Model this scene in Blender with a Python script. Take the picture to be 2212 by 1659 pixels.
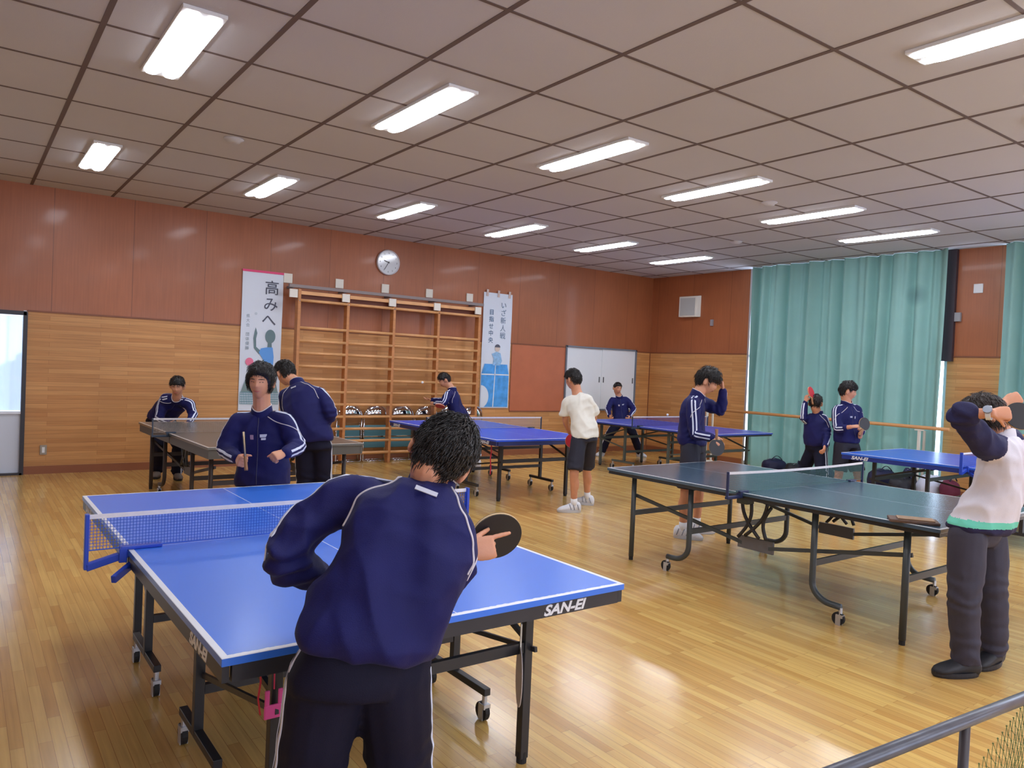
import bpy, bmesh, math, random
from mathutils import Vector, Matrix, noise
from mathutils.bvhtree import BVHTree
PI = math.pi
random.seed(11)
for o in list(bpy.data.objects): bpy.data.objects.remove(o, do_unlink=True)
SC = bpy.context.scene
COL = SC.collection

# ------------------------------------------------------------------ camera
EYE = Vector((0, 0, 1.5809)); FPX = 1635.0
pitch, roll, yaw = -0.0208, 0.0438, 0.6307
fw = Vector((math.sin(yaw)*math.cos(pitch), math.cos(yaw)*math.cos(pitch), math.sin(pitch)))
r0 = Vector((math.cos(yaw), -math.sin(yaw), 0)); u0 = r0.cross(fw)
CR = (r0*math.cos(roll)+u0*math.sin(roll)).normalized(); CU = (u0*math.cos(roll)-r0*math.sin(roll)).normalized(); CF = fw.normalized()
cd = bpy.data.cameras.new('camera'); cam = bpy.data.objects.new('camera', cd); COL.objects.link(cam)
M = Matrix((CR, CU, -CF)).transposed().to_4x4(); M.translation = EYE
cam.matrix_world = M
cd.sensor_width = 36; cd.lens = 36*FPX/2212; cd.clip_start = .05
SC.camera = cam
# ------------------------------------------------------------------ light and exposure
SC.view_settings.view_transform = 'Standard'; SC.view_settings.look = 'None'
SC.view_settings.gamma = 1; SC.view_settings.use_curve_mapping = False
SC.view_settings.exposure = 0.22
LAMP_W = 24.0; DAY_W = 5.0
wd = bpy.data.worlds.new('sky'); SC.world = wd; wd.use_nodes = True
wd.node_tree.nodes['Background'].inputs[0].default_value = (.75, .85, 1, 1)
wd.node_tree.nodes['Background'].inputs[1].default_value = 1.6

def at(px, py, d):           # a point of the hall, from its place in the photograph and its distance in metres
    return EYE + (CF + CR*((px-1106)/FPX) - CU*((py-829.5)/FPX))*d
def on_floor(px, py, z=0.):
    v = CF + CR*((px-1106)/FPX) - CU*((py-829.5)/FPX)
    return EYE + v*((z-EYE.z)/v.z)
def col_z(px, d, z):         # the point in photo column px, d metres away, z above the floor
    h = (CF + CR*((px-1106)/FPX)); lo = EYE + h*d
    return lo + CU*((z-lo.z)/CU.z)
def V(r, u, f): return (CR*r + Vector((0, 0, 1))*u + Vector((CF.x, CF.y, 0)).normalized()*f).normalized()

# ------------------------------------------------------------------ materials
def s2l(c): return tuple(((x/255)/12.92 if x/255 <= .04045 else ((x/255+.055)/1.055)**2.4) for x in c)
MATS = {}
def mat(name, rgb=(128,128,128), rough=.6, metal=0., bump=0., bscale=60., var=0., vscale=4., emit=0., coat=0., spec=.5, sheen=0., alpha=1., trans=0., stretch=None):
    if name in MATS: return MATS[name]
    m = bpy.data.materials.new(name); m.use_nodes = True; nt = m.node_tree; b = nt.nodes['Principled BSDF']
    c = s2l(rgb)+(1,)
    b.inputs['Base Color'].default_value = c; b.inputs['Roughness'].default_value = rough; b.inputs['Metallic'].default_value = metal
    b.inputs['Specular IOR Level'].default_value = spec
    if coat: b.inputs['Coat Weight'].default_value = coat; b.inputs['Coat Roughness'].default_value = .12
    if sheen: b.inputs['Sheen Weight'].default_value = sheen; b.inputs['Sheen Roughness'].default_value = .4
    if trans: b.inputs['Transmission Weight'].default_value = trans
    if emit: b.inputs['Emission Color'].default_value = c; b.inputs['Emission Strength'].default_value = emit
    tc = nt.nodes.new('ShaderNodeTexCoord'); vec = tc.outputs['Object']
    if stretch:
        mp = nt.nodes.new('ShaderNodeMapping'); mp.inputs['Scale'].default_value = stretch
        nt.links.new(vec, mp.inputs[0]); vec = mp.outputs[0]
    if var:
        n = nt.nodes.new('ShaderNodeTexNoise'); n.inputs['Scale'].default_value = vscale; n.inputs['Detail'].default_value = 5
        nt.links.new(vec, n.inputs['Vector'])
        hs = nt.nodes.new('ShaderNodeHueSaturation'); hs.inputs['Color'].default_value = c
        mr = nt.nodes.new('ShaderNodeMapRange'); mr.inputs[1].default_value = .3; mr.inputs[2].default_value = .7
        mr.inputs[3].default_value = 1-var; mr.inputs[4].default_value = 1+var
        nt.links.new(n.outputs['Fac'], mr.inputs[0]); nt.links.new(mr.outputs[0], hs.inputs['Value']); nt.links.new(hs.outputs[0], b.inputs['Base Color'])
    if bump:
        n = nt.nodes.new('ShaderNodeTexNoise'); n.inputs['Scale'].default_value = bscale; n.inputs['Detail'].default_value = 3
        nt.links.new(vec, n.inputs['Vector'])
        bp = nt.nodes.new('ShaderNodeBump'); bp.inputs['Strength'].default_value = bump; bp.inputs['Distance'].default_value = .01
        nt.links.new(n.outputs['Fac'], bp.inputs['Height']); nt.links.new(bp.outputs[0], b.inputs['Normal'])
    MATS[name] = m; return m

def wood(name, c1, c2, cm, bw, bh, rough, axes='yx', var=.12, grain=.18, coat=0., mortar=.0015, bump=.15, coatrough=.1, rvar=0.):
    m = bpy.data.materials.new(name); m.use_nodes = True; nt = m.node_tree; L = nt.links.new; b = nt.nodes['Principled BSDF']
    tc = nt.nodes.new('ShaderNodeTexCoord'); sp = nt.nodes.new('ShaderNodeSeparateXYZ'); cb = nt.nodes.new('ShaderNodeCombineXYZ')
    L(tc.outputs['Object'], sp.inputs[0]); ix = {'x': 0, 'y': 1, 'z': 2}
    L(sp.outputs[ix[axes[0]]], cb.inputs[0]); L(sp.outputs[ix[axes[1]]], cb.inputs[1])
    br = nt.nodes.new('ShaderNodeTexBrick'); br.inputs['Scale'].default_value = 1
    br.inputs['Brick Width'].default_value = bw; br.inputs['Row Height'].default_value = bh; br.inputs['Mortar Size'].default_value = mortar
    br.inputs['Mortar Smooth'].default_value = .1; br.offset = .37; br.offset_frequency = 2
    br.inputs['Color1'].default_value = s2l(c1)+(1,); br.inputs['Color2'].default_value = s2l(c2)+(1,); br.inputs['Mortar'].default_value = s2l(cm)+(1,)
    L(cb.outputs[0], br.inputs['Vector'])
    mp = nt.nodes.new('ShaderNodeMapping'); mp.inputs['Scale'].default_value = (1.2, 34, 1); L(cb.outputs[0], mp.inputs[0])
    n = nt.nodes.new('ShaderNodeTexNoise'); n.inputs['Scale'].default_value = 1.6; n.inputs['Detail'].default_value = 6; L(mp.outputs[0], n.inputs['Vector'])
    n2 = nt.nodes.new('ShaderNodeTexNoise'); n2.inputs['Scale'].default_value = .9; n2.inputs['Detail'].default_value = 3; L(cb.outputs[0], n2.inputs['Vector'])
    mr = nt.nodes.new('ShaderNodeMapRange'); mr.inputs[1].default_value = .3; mr.inputs[2].default_value = .7; mr.inputs[3].default_value = 1-grain; mr.inputs[4].default_value = 1+grain*.6
    L(n.outputs['Fac'], mr.inputs[0])
    m2 = nt.nodes.new('ShaderNodeMapRange'); m2.inputs[1].default_value = .3; m2.inputs[2].default_value = .7; m2.inputs[3].default_value = 1-var; m2.inputs[4].default_value = 1+var
    L(n2.outputs['Fac'], m2.inputs[0])
    mu = nt.nodes.new('ShaderNodeMath'); mu.operation = 'MULTIPLY'; L(mr.outputs[0], mu.inputs[0]); L(m2.outputs[0], mu.inputs[1])
    hs = nt.nodes.new('ShaderNodeHueSaturation'); L(mu.outputs[0], hs.inputs['Value']); L(br.outputs['Color'], hs.inputs['Color']); L(hs.outputs[0], b.inputs['Base Color'])
    b.inputs['Roughness'].default_value = rough
    if rvar:
        m3 = nt.nodes.new('ShaderNodeMapRange'); m3.inputs[1].default_value = .35; m3.inputs[2].default_value = .65; m3.inputs[3].default_value = rough-rvar; m3.inputs[4].default_value = rough+rvar
        L(n.outputs['Fac'], m3.inputs[0]); L(m3.outputs[0], b.inputs['Roughness'])
    if coat: b.inputs['Coat Weight'].default_value = coat; b.inputs['Coat Roughness'].default_value = coatrough
    bp = nt.nodes.new('ShaderNodeBump'); bp.inputs['Strength'].default_value = bump; bp.inputs['Distance'].default_value = .002
    L(n2.outputs['Fac'], bp.inputs['Height']); L(bp.outputs[0], b.inputs['Normal'])
    return m

M_floor = wood('varnished_floor_boards', (228,188,108), (204,156,84), (160,112,60), .62, .048, .27, 'yx', .05, .14, .55, .0009, .3, .16)
M_strip = wood('wall_strip_wood', (205,150,92), (186,128,72), (150,98,54), .9, .055, .5, 'xz', .08, .16, .0, .0012, .1)
M_stripy = wood('side_wall_strip_wood', (205,150,92), (186,128,72), (150,98,54), .9, .055, .5, 'yz', .08, .16, .0, .0012, .1)
M_ply = wood('wall_plywood', (164,96,58), (158,91,54), (104,58,38), 100.0, .91, .42, 'zx', .1, .10, .1, .003, .1)
M_plyy = wood('side_wall_plywood', (164,96,58), (158,91,54), (104,58,38), 100.0, .91, .42, 'zy', .1, .10, .1, .003, .1)
M_tile = mat('ceiling_board', (194,192,196), .85, bump=.15, bscale=220, var=.02, vscale=1.)
M_joint = mat('ceiling_joint', (104,88,84), .8)
M_trim = mat('dark_wood_trim', (128,74,46), .5, var=.1)
M_white = mat('white_paint', (226,228,230), .5)
M_cream = mat('cream_plastic', (222,216,204), .5)
M_blackf = mat('dark_metal_frame', (38,36,44), .4)
M_lamp = mat('lamp_glow', (238,244,255), .5, emit=LAMP_W)
M_day = mat('bright_daylight', (216,230,255), .5, emit=DAY_W)
M_alu = mat('aluminium', (196,198,202), .35, metal=.7)
M_chrome = mat('chrome', (210,214,220), .08, metal=1.)
M_steel = mat('grey_painted_steel', (96,98,106), .35, metal=.3, var=.15, vscale=14)
M_blk = mat('black_painted_steel', (38,38,42), .38, spec=.5)
M_grysteel = mat('charcoal_painted_steel', (62,68,70), .4, spec=.5)
M_rub = mat('black_rubber', (24,24,26), .7)
M_barwood = mat('golden_brown_wood', (186,124,72), .45, var=.14, vscale=3, stretch=(1,1,6))
M_rung = mat('pale_rung_wood', (214,158,104), .45, var=.1, vscale=6)

# ------------------------------------------------------------------ mesh builder
class MB:
    def __init__(s): s.v = []; s.f = []; s.m = []
    def add(s, vs, fs, mi=0):
        k = len(s.v); s.v += [Vector(v) for v in vs]; s.f += [tuple(i+k for i in f) for f in fs]; s.m += [mi]*len(fs); return s
    def box(s, c, d, R=None, mi=0):
        c = Vector(c); h = Vector(d)/2; vs = []
        for x in (-1,1):
            for y in (-1,1):
                for z in (-1,1):
                    p = Vector((x*h.x, y*h.y, z*h.z)); vs.append(c+(R@p if R else p))
        return s.add(vs, [(0,1,3,2),(4,6,7,5),(0,4,5,1),(2,3,7,6),(0,2,6,4),(1,5,7,3)], mi)
    def beam(s, a, b, w, h=None, up=(0,0,1), mi=0):
        a, b = Vector(a), Vector(b); h = h or w; t = (b-a); L = t.length; t.normalize(); up = Vector(up)
        if abs(t.dot(up)) > .98: up = Vector((1,0,0))
        x = t.cross(up).normalized(); y = x.cross(t)
        R = Matrix((x, t, y)).transposed()
        return s.box((a+b)/2, (w, L, h), R, mi)
    def rings(s, rs, mi=0, cap=True, closed=False):
        n = len(rs[0]); k = len(s.v)
        for r in rs: s.v += [Vector(p) for p in r]
        m = len(rs)
        for i in range(m-1 if not closed else m):
            for j in range(n):
                a = k+i*n+j; b = k+i*n+(j+1) % n; i2 = (i+1) % m; c = k+i2*n+(j+1) % n; d = k+i2*n+j
                s.f.append((a, b, c, d)); s.m.append(mi)
        if cap and not closed:
            s.f.append(tuple(k+j for j in range(n))[::-1]); s.m.append(mi)
            s.f.append(tuple(k+(m-1)*n+j for j in range(n))); s.m.append(mi)
        return s
    def tube(s, pts, r, n=10, mi=0, cap=True, dome=False, flat=1.):
        pts = [Vector(p) for p in pts]; m = len(pts); rr = r if isinstance(r, (list, tuple)) else [r]*m
        T = []
        for i in range(m):
            a = pts[max(0, i-1)]; b = pts[min(m-1, i+1)]; T.append((b-a).normalized())
        up = Vector((0,0,1)) if abs(T[0].z) < .9 else Vector((1,0,0))
        x = T[0].cross(up).normalized(); rs = []
        for i in range(m):
            x = (x - T[i]*x.dot(T[i])).normalized(); y = T[i].cross(x)
            rs.append([pts[i]+(x*math.cos(2*PI*j/n)+y*math.sin(2*PI*j/n)*flat)*rr[i] for j in range(n)])
            if i == 0: x0, y0 = x, y
        if dome:
            def dm(p, t, x, y, r):
                out = []
                for a in (.35, .68, .92):
                    out.append([p+t*r*a+(x*math.cos(2*PI*j/n)+y*math.sin(2*PI*j/n)*flat)*r*math.sqrt(1-a*a) for j in range(n)])
                return out
            rs = dm(pts[0], -T[0], x0, y0, rr[0])[::-1]+rs+dm(pts[-1], T[-1], x, T[-1].cross(x), rr[-1])
        return s.rings(rs, mi, cap)
    def cyl(s, a, b, r, n=16, mi=0, r2=None): return s.tube([a, b], [r, r if r2 is None else r2], n, mi)
    def ball(s, c, r, n=16, m=10, R=None, mi=0):
        c = Vector(c); r = Vector(r) if not isinstance(r, (int, float)) else Vector((r, r, r)); rs = []
        for i in range(1, m):
            t = PI*i/m; row = []
            for j in range(n):
                p = Vector((r.x*math.sin(t)*math.cos(2*PI*j/n), r.y*math.sin(t)*math.sin(2*PI*j/n), -r.z*math.cos(t))); row.append(c+(R@p if R else p))
            rs.append(row)
        return s.rings(rs, mi)
    def poly(s, pts, th, nrm, mi=0):     # extruded polygon
        n = len(pts); nrm = Vector(nrm).normalized()*th; a = [Vector(p) for p in pts]; b = [p+nrm for p in a]
        return s.add(a+b, [tuple(range(n))[::-1], tuple(range(n, 2*n))]+[(i, (i+1) % n, n+(i+1) % n, n+i) for i in range(n)], mi)
    def mesh(s, name, ms, smooth=False):
        me = bpy.data.meshes.new(name); me.from_pydata([tuple(v) for v in s.v], [], s.f)
        for m in (ms if isinstance(ms, (list, tuple)) else [ms]): me.materials.append(m)
        me.polygons.foreach_set('material_index', s.m)
        if smooth: me.polygons.foreach_set('use_smooth', [True]*len(s.f))
        me.update(); return me
    def build(s, name, ms, parent=None, smooth=False, bevel=0., fix=True):
        me = s.mesh(name, ms, smooth)
        if fix:
            b = bmesh.new(); b.from_mesh(me); bmesh.ops.recalc_face_normals(b, faces=b.faces); b.to_mesh(me); b.free()
        o = bpy.data.objects.new(name, me); COL.objects.link(o)
        if parent: o.parent = parent
        if bevel:
            bv = o.modifiers.new('bevel', 'BEVEL'); bv.width = bevel; bv.segments = 2; bv.limit_method = 'ANGLE'
        if smooth == 'auto' or bevel: pass
        return o
def tag(o, label=None, cat=None, group=None, kind=None):
    if label: o['label'] = label
    if cat: o['category'] = cat
    if group: o['group'] = group
    if kind: o['kind'] = kind
    return o
def empty(name, loc=(0,0,0), rz=0, label=None, cat=None, group=None):
    o = bpy.data.objects.new(name, None); COL.objects.link(o); o.location = loc; o.rotation_euler = (0,0,rz); o.empty_display_size = .1
    return tag(o, label, cat, group)
def children(o): return [c for c in bpy.data.objects if c.parent == o]
def copy_tree(o, parent=None):
    c = o.copy(); COL.objects.link(c); c.parent = parent
    for ch in children(o): copy_tree(ch, c)
    return c
def struct(o): o['kind'] = 'structure'; return o
def text_obj(name, txt, size, mtl, parent, mtx, ext=.0006, shear=0., align='CENTER', xs=1., bold=0.):
    cu = bpy.data.curves.new(name, 'FONT'); cu.body = txt; cu.size = size; cu.extrude = ext; cu.shear = shear; cu.align_x = align; cu.offset = bold
    t = bpy.data.objects.new(name, cu); COL.objects.link(t); bpy.context.view_layer.update()
    dg = bpy.context.evaluated_depsgraph_get(); me = bpy.data.meshes.new_from_object(t.evaluated_get(dg)); bpy.data.objects.remove(t)
    me.materials.clear(); me.materials.append(mtl); me.transform(Matrix.Diagonal((xs, 1, 1, 1))); me.name = name
    o = bpy.data.objects.new(name, me); COL.objects.link(o); o.parent = parent; o.matrix_local = mtx; return o
def frame(origin, x, y):
    x = Vector(x).normalized(); y = Vector(y).normalized(); z = x.cross(y)
    m = Matrix((x, y, z)).transposed().to_4x4(); m.translation = Vector(origin); return m

# ================================================================== THE HALL
X0, X1, Y0, Y1, H = -5.0, 11.64, -4.0, 11.10, 3.581
floor = struct(MB().box(((X0+X1)/2, (Y0+Y1)/2, -.05), (X1-X0+.4, Y1-Y0+.4, .1)).build('floor', M_floor))
ceil = struct(MB().box(((X0+X1)/2, (Y0+Y1)/2, H+.05), (X1-X0+.4, Y1-Y0+.4, .1)).build('ceiling', M_tile))
GX, GY, SX, SY = .6617, 2.621, .8853, .8967
jb = MB()
k = int((X0-GX)/SX)
while GX+SX*k < X1:
    if GX+SX*k > X0: jb.box((GX+SX*k, (Y0+Y1)/2, H-.0015), (.034, Y1-Y0, .005))
    k += 1
k = int((Y0-GY)/SY)
while GY+SY*k < Y1:
    if GY+SY*k > Y0: jb.box(((X0+X1)/2, GY+SY*k, H-.0012), (X1-X0, .024, .005))
    k += 1
jb.build('joint', M_joint, ceil)

# far wall (with the clock): x from X0 to X1 at y = Y1; door opening x .. 0.62
DIV = 2.03
w = MB()
w.box(((X1+.62)/2+.1, Y1+.1, (H+DIV)/2), (X1-.62+.2, .2, H-DIV)); w.box(((X0+.62)/2-.1, Y1+.1, (H+1.98)/2), (.62-X0+.2, .2, H-1.98))
wf = struct(w.build('wall_far', M_ply))
l = MB(); l.box(((.66+8.06)/2, Y1+.1, DIV/2), (8.06-.66, .2, DIV)); l.box(((8.06+9.36)/2, Y1+.1, .4), (1.3, .2, .8)); l.box(((9.36+11.2)/2, Y1+.1, .42), (1.84, .2, .84)); l.box(((11.2+X1+.2)/2, Y1+.1, DIV/2), (X1+.2-11.2, .2, DIV))
l.build('lower_panelling', M_strip, wf)
MB().box(((8.06+9.36)/2, Y1+.1, (DIV+.8)/2), (1.3, .2, DIV-.8)).build('plain_panel', mat('orange_plywood', (184,104,68), .42, var=.06), wf)
t1 = MB(); t1.box(((.66+9.33)/2, Y1-.004, DIV), (9.33-.66, .012, .022)); t1.box(((11.23+X1)/2, Y1-.004, DIV), (X1-11.23, .012, .022)); t1.box(((8.06+9.33)/2, Y1-.004, .80), (1.27, .012, .02)); t1.box((8.06, Y1-.003, 1.42), (.012, .01, 1.22))
struct(t1.build('trim_1', M_trim))
struct(MB().box(((.66+9.3)/2, Y1-.008, .05), (9.3-.66, .02, .10)).box(((9.3+X1)/2, Y1-.008, .05), (X1-9.3, .02, .10)).build('baseboard_far', mat('brown_skirting', (140,84,54), .45)))
# glazed door on the left of the far wall: white lower panel, bright curtained glass above
dr = struct(empty('door_1', (0, Y1, 0)))
f = MB(); f.box((.64, 0, 1.0), (.045, .1, 2.02)); f.box((-.35, 0, 1.995), (2.0, .1, .05)); f.box((-1.33, 0, 1.0), (.045, .1, 2.02)); f.box((-.33, 0, .012), (1.95, .1, .024))
f.build('door_frame', M_blackf, dr)
MB().box((-.33, .02, .395), (1.9, .04, .74)).build('lower_panel', mat('pale_blue_white_panel', (206,216,232), .35), dr)
MB().box((-.33, .0, .768), (1.9, .05, .03)).build('sash_rail', M_alu, dr)
c = MB(); n = 120; pts = []
for i in range(n+1):
    x = -1.28+1.9*i/n; pts.append((x, .09+.018*math.sin(x*46)+.008*math.sin(x*17), 0))
for z0, z1, mi in ((.79, 1.96, 0),):
    vs = [(p[0], p[1], z0) for p in pts]+[(p[0], p[1], z1) for p in pts]
    c.add(vs, [(i, i+1, n+2+i, n+1+i) for i in range(n)], mi)
m = mat('daylight_glow_curtain', (205,222,250), .8, emit=.85); c.build('curtain', m, dr, smooth=True, fix=False)  # white cloth emits by itself, standing in for daylight through the door
MB().box((-.33, .03, 1.37), (1.9, .006, 1.17)).build('glass', mat('clear_glass', (240,245,250), .03, trans=1.), dr)
# storage hatch doors, white
hd = struct(empty('door_2', (0, Y1, 0)))
f = MB(); f.box((9.35, 0, 1.445), (.03, .06, 1.24)); f.box((11.215, 0, 1.445), (.03, .06, 1.24)); f.box((10.28, 0, 2.05), (1.9, .06, .03)); f.box((10.28, 0, .835), (1.9, .07, .03)); f.build('hatch_frame', mat('grey_hatch_frame', (112,118,128), .4), hd)
for i, (a, b) in enumerate(((9.365, 10.29), (10.29, 11.2))):
    pnl = MB().box(((a+b)/2, .02-.012*i, 1.443), (b-a, .03, 1.19)).build('hatch_door', M_white, hd, bevel=.003)
    for x in ((a+.05, b-.05)):
        MB().box((x, .0-.012*i, 1.43), (.022, .012, .11)).build('pull', mat('dark_pull', (96,96,98), .4), pnl)
# right wall: windows behind green curtains; opening y 4.9 .. 8.69 and y < 4.48
wr = MB()
wr.box((X1+.1, (8.69+Y1)/2, (H+DIV)/2), (.2, Y1-8.69, H-DIV)); wr.box((X1+.1, (4.5+5.2)/2, (H+DIV)/2), (.2, .7, H-DIV))
wr = struct(wr.build('wall_right', M_plyy))
l = MB(); l.box((X1+.1, (8.69+Y1)/2, DIV/2), (.2, Y1-8.69, DIV)); l.box((X1+.1, 4.85, DIV/2), (.2, .7, DIV)); l.build('lower_panelling', M_stripy, wr)
t1 = MB(); t1.box((X1-.004, (8.69+Y1)/2, DIV), (.012, Y1-8.69, .022)); t1.box((X1-.004, 4.85, DIV), (.012, .7, .022)); t1.box((X1-.004, Y1-.004, DIV/2), (.014, .02, DIV))
struct(t1.build('trim_2', M_trim))
struct(MB().box((X1-.008, (8.69+Y1)/2, .05), (.02, Y1-8.69, .1)).box((X1-.008, 4.85, .05), (.02, .7, .1)).build('baseboard_right', mat('brown_skirting')))
for i, (a, b) in enumerate(((5.2, 8.69), (.6, 4.5))):
    wn = struct(empty('window_%d' % (i+1), (X1, 0, 0)))
    f = MB(); f.box((.06, b-.02, H/2), (.12, .04, H)); f.box((.06, a+.02, H/2), (.12, .04, H)); f.box((.08, (a+b)/2, .04), (.1, b-a, .08)); f.box((.08, (a+b)/2, 2.0), (.06, b-a, .05))
    for j in range(1, 3): f.box((.08, a+(b-a)*j/3, H/2), (.05, .05, H))
    f.build('window_frame', M_alu, wn)
    MB().box((.12, (a+b)/2, H/2), (.006, b-a, H-.04)).build('pane', M_day, wn)
struct(MB().box((X1-.03, 5.20, 2.77), (.06, .17, 1.62)).build('trim_3', mat('dark_curtain_post', (60,44,52), .5)))
# other walls, out of view
struct(MB().box((X1+.1, (Y0+.6)/2, H/2), (.2, .6-Y0, H)).build('wall_right_near', M_stripy))
struct(MB().box((X0-.1, (Y0+Y1)/2, H/2), (.2, Y1-Y0+.4, H)).build('wall_left', M_stripy))
wb = struct(MB().box(((X0+X1)/2, Y0-.1, .5), (X1-X0+.4, .2, 1.0)).box(((X0+X1)/2, Y0-.1, 3.2), (X1-X0+.4, .2, .77)).build('wall_back', M_strip))
for i in range(4):
    a = -4.6+i*4.1
    wn = struct(empty('window_%d' % (i+3), (a, Y0, 0)))
    MB().box((1.6, -.06, 1.9), (3.2, .01, 1.8)).build('pane', M_day, wn)
    f = MB()
    for j in range(3): f.box((j*1.6, 0, 1.9), (.06, .1, 1.84))
    f.box((1.6, 0, 1.0), (3.26, .1, .05)); f.box((1.6, 0, 2.8), (3.26, .1, .05)); f.build('window_frame', M_alu, wn)
    MB().box((3.65, -.1, 1.9), (.9, .2, 1.82)).build('pier', M_strip, wb)
a = MB().box((-4.8, Y0-.1, 1.9), (.4, .2, 1.82)).build('pier', M_strip, wb)
for i, o in enumerate([c_ for c_ in children(wb) if c_.name != a.name]): o.location.x = -4.6+i*4.1

# curtains
M_curt = mat('sea_green_curtain', (134,172,164), .88, var=.05, vscale=2.5, trans=0.)
nt = M_curt.node_tree; b = nt.nodes['Principled BSDF']; tl = nt.nodes.new('ShaderNodeBsdfTranslucent'); tl.inputs[0].default_value = s2l((124,164,152))+(1,)
mx = nt.nodes.new('ShaderNodeMixShader'); mx.inputs[0].default_value = .05; nt.links.new(b.outputs[0], mx.inputs[1]); nt.links.new(tl.outputs[0], mx.inputs[2])
nt.links.new(mx.outputs[0], nt.nodes['Material Output'].inputs[0])
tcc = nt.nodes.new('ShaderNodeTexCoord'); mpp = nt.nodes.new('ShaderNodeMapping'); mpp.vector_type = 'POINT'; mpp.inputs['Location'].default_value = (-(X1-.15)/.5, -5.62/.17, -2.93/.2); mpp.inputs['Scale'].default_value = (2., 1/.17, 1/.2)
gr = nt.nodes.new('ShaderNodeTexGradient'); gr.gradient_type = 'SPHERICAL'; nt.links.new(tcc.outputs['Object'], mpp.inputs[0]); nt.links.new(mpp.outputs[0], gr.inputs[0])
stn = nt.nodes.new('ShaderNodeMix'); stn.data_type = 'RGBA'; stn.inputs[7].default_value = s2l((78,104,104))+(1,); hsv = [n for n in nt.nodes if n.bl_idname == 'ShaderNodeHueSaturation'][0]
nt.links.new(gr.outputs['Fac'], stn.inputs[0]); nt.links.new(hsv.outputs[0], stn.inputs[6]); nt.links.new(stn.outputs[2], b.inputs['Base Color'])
def curtain(y0, y1, seed, label, zb=.03):
    rnd = random.Random(seed); mb = MB(); n = int((y1-y0)*110); rows = 26
    ph = [rnd.uniform(0, 6.28) for _ in range(6)]
    for k in range(rows+1):
        t = k/rows; z = zb+(H-.002-zb)*t
        for i in range(n+1):
            s = i/n; sy = s+.010*math.sin(3*t+9*s+ph[0])*(1-t)
            amp = .085+.03*(1-t)**.7
            ff = 2*PI*(y1-y0)
            d = amp*(.55*math.sin(sy*ff*3.3+ph[1]+.9*math.sin(sy*ff*.5+ph[2]))+.35*math.sin(sy*ff*5.1+ph[3]+.5*t)+.25*math.sin(sy*ff*1.4+ph[4]+t))
            d += .012*math.sin(sy*ff*8+ph[5])*t
            mb.v.append(Vector((X1-.15+d, y0+(y1-y0)*s+.02*math.sin(t*4+s*20)*(1-t), z)))
    for k in range(rows):
        for i in range(n):
            a = k*(n+1)+i; mb.f.append((a, a+1, a+n+2, a+n+1)); mb.m.append(0)
    o = mb.build('curtain', M_curt, smooth=True, fix=False)
    return tag(o, label, 'curtain')
curtain(5.165, 8.5, 3, 'sea green full-height curtain between the wall speaker and the narrow wooden pier')
curtain(2.2, 4.46, 5, 'sea green curtain at the right edge, beyond the narrow wooden pier')

# ------------------------------------------------------------------ ceiling lights
def make_light():
    r = empty('ceiling_light')
    h = MB(); W_, L_ = .25, 1.27
    h.box((0, 0, -.012), (W_, L_, .024)); h.build('housing', M_white, r, bevel=.004)
    for s in (-1, 1):
        g = MB(); rs = []
        for k in range(13):
            t = -1+2*k/12; y = t*(L_/2-.02); e = max(0, abs(t)-.86)/.14
            wd_ = .056*(1-.45*e*e); hh = .012*(1-.5*e*e)
            rs.append([(s*.061+math.cos(2*PI*j/14)*wd_, y, -.03+math.sin(2*PI*j/14)*hh+.004) for j in range(14)])
        g.rings(rs).build('lamp_tube', M_lamp, r, smooth=True)
    return r
LX = [1.104+1.7706*i for i in range(6)]; LY = [8.898, 5.311, 1.724, -1.86]  # last row is unseen, added behind the camera to even the lighting
proto = make_light()
names = ['leftmost', 'second from the left', 'third from the left', 'fourth from the left', 'fifth from the left', 'last on the right,']
rown = {8.898: 'of the far row nearest the clock wall', 5.311: 'of the middle row', 1.724: 'of the nearest row', -1.86: 'of the unseen row added behind the camera for even light'}
first = True
for y in LY:
    for i, x in enumerate(LX):
        o = proto if first else copy_tree(proto); first = False
        o.location = (x, y, H); o['label'] = 'twin-tube white ceiling light, %s %s' % (names[i], rown[y]); o['category'] = 'ceiling light'; o['group'] = 'ceiling lights'
def smoke(px, py, label):
    p = on_floor(px, py, H); m = MB(); n = 24
    m.rings([[(math.cos(2*PI*j/n)*r, math.sin(2*PI*j/n)*r, z) for j in range(n)] for r, z in ((.09, 0), (.09, -.008), (.065, -.02), (.055, -.035), (.02, -.04))])
    o = m.build('smoke_detector', M_tile, smooth=True); o.location = p; tag(o, label, 'detector')
smoke(505, 300, 'round ceiling detector left of the lamps, above the left poster')
smoke(1662, 437, 'round ceiling detector near the lamps on the right')
smoke(1590, 522, 'small round ceiling detector near the far right corner')

# ------------------------------------------------------------------ wall clock
ck = empty('wall_clock', (5.52, Y1, 3.19), 0, 'round white wall clock high above the climbing bars', 'clock')
n = 40
MB().rings([[(math.cos(2*PI*j/n)*r, y, math.sin(2*PI*j/n)*r) for j in range(n)] for r, y in ((.2, 0), (.205, -.02), (.2, -.045), (.186, -.05), (.182, -.035))], cap=True).build('rim', mat('pale_clock_rim', (196,192,196), .3, metal=.2), ck, smooth=True)
MB().rings([[(math.cos(2*PI*j/n)*r, y, math.sin(2*PI*j/n)*r) for j in range(n)] for r, y in ((.183, -.03), (.183, -.037))]).build('dial', mat('clock_dial', (206,210,214), .12, spec=.8), ck)
for k in range(12):
    a = PI/2-k*PI/6
    text_obj('numeral', str(k or 12), .036, M_rub, ck, frame((math.cos(a)*.148, -.0375, math.sin(a)*.148-.012), (1,0,0), (0,0,1)), .0004)
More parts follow.
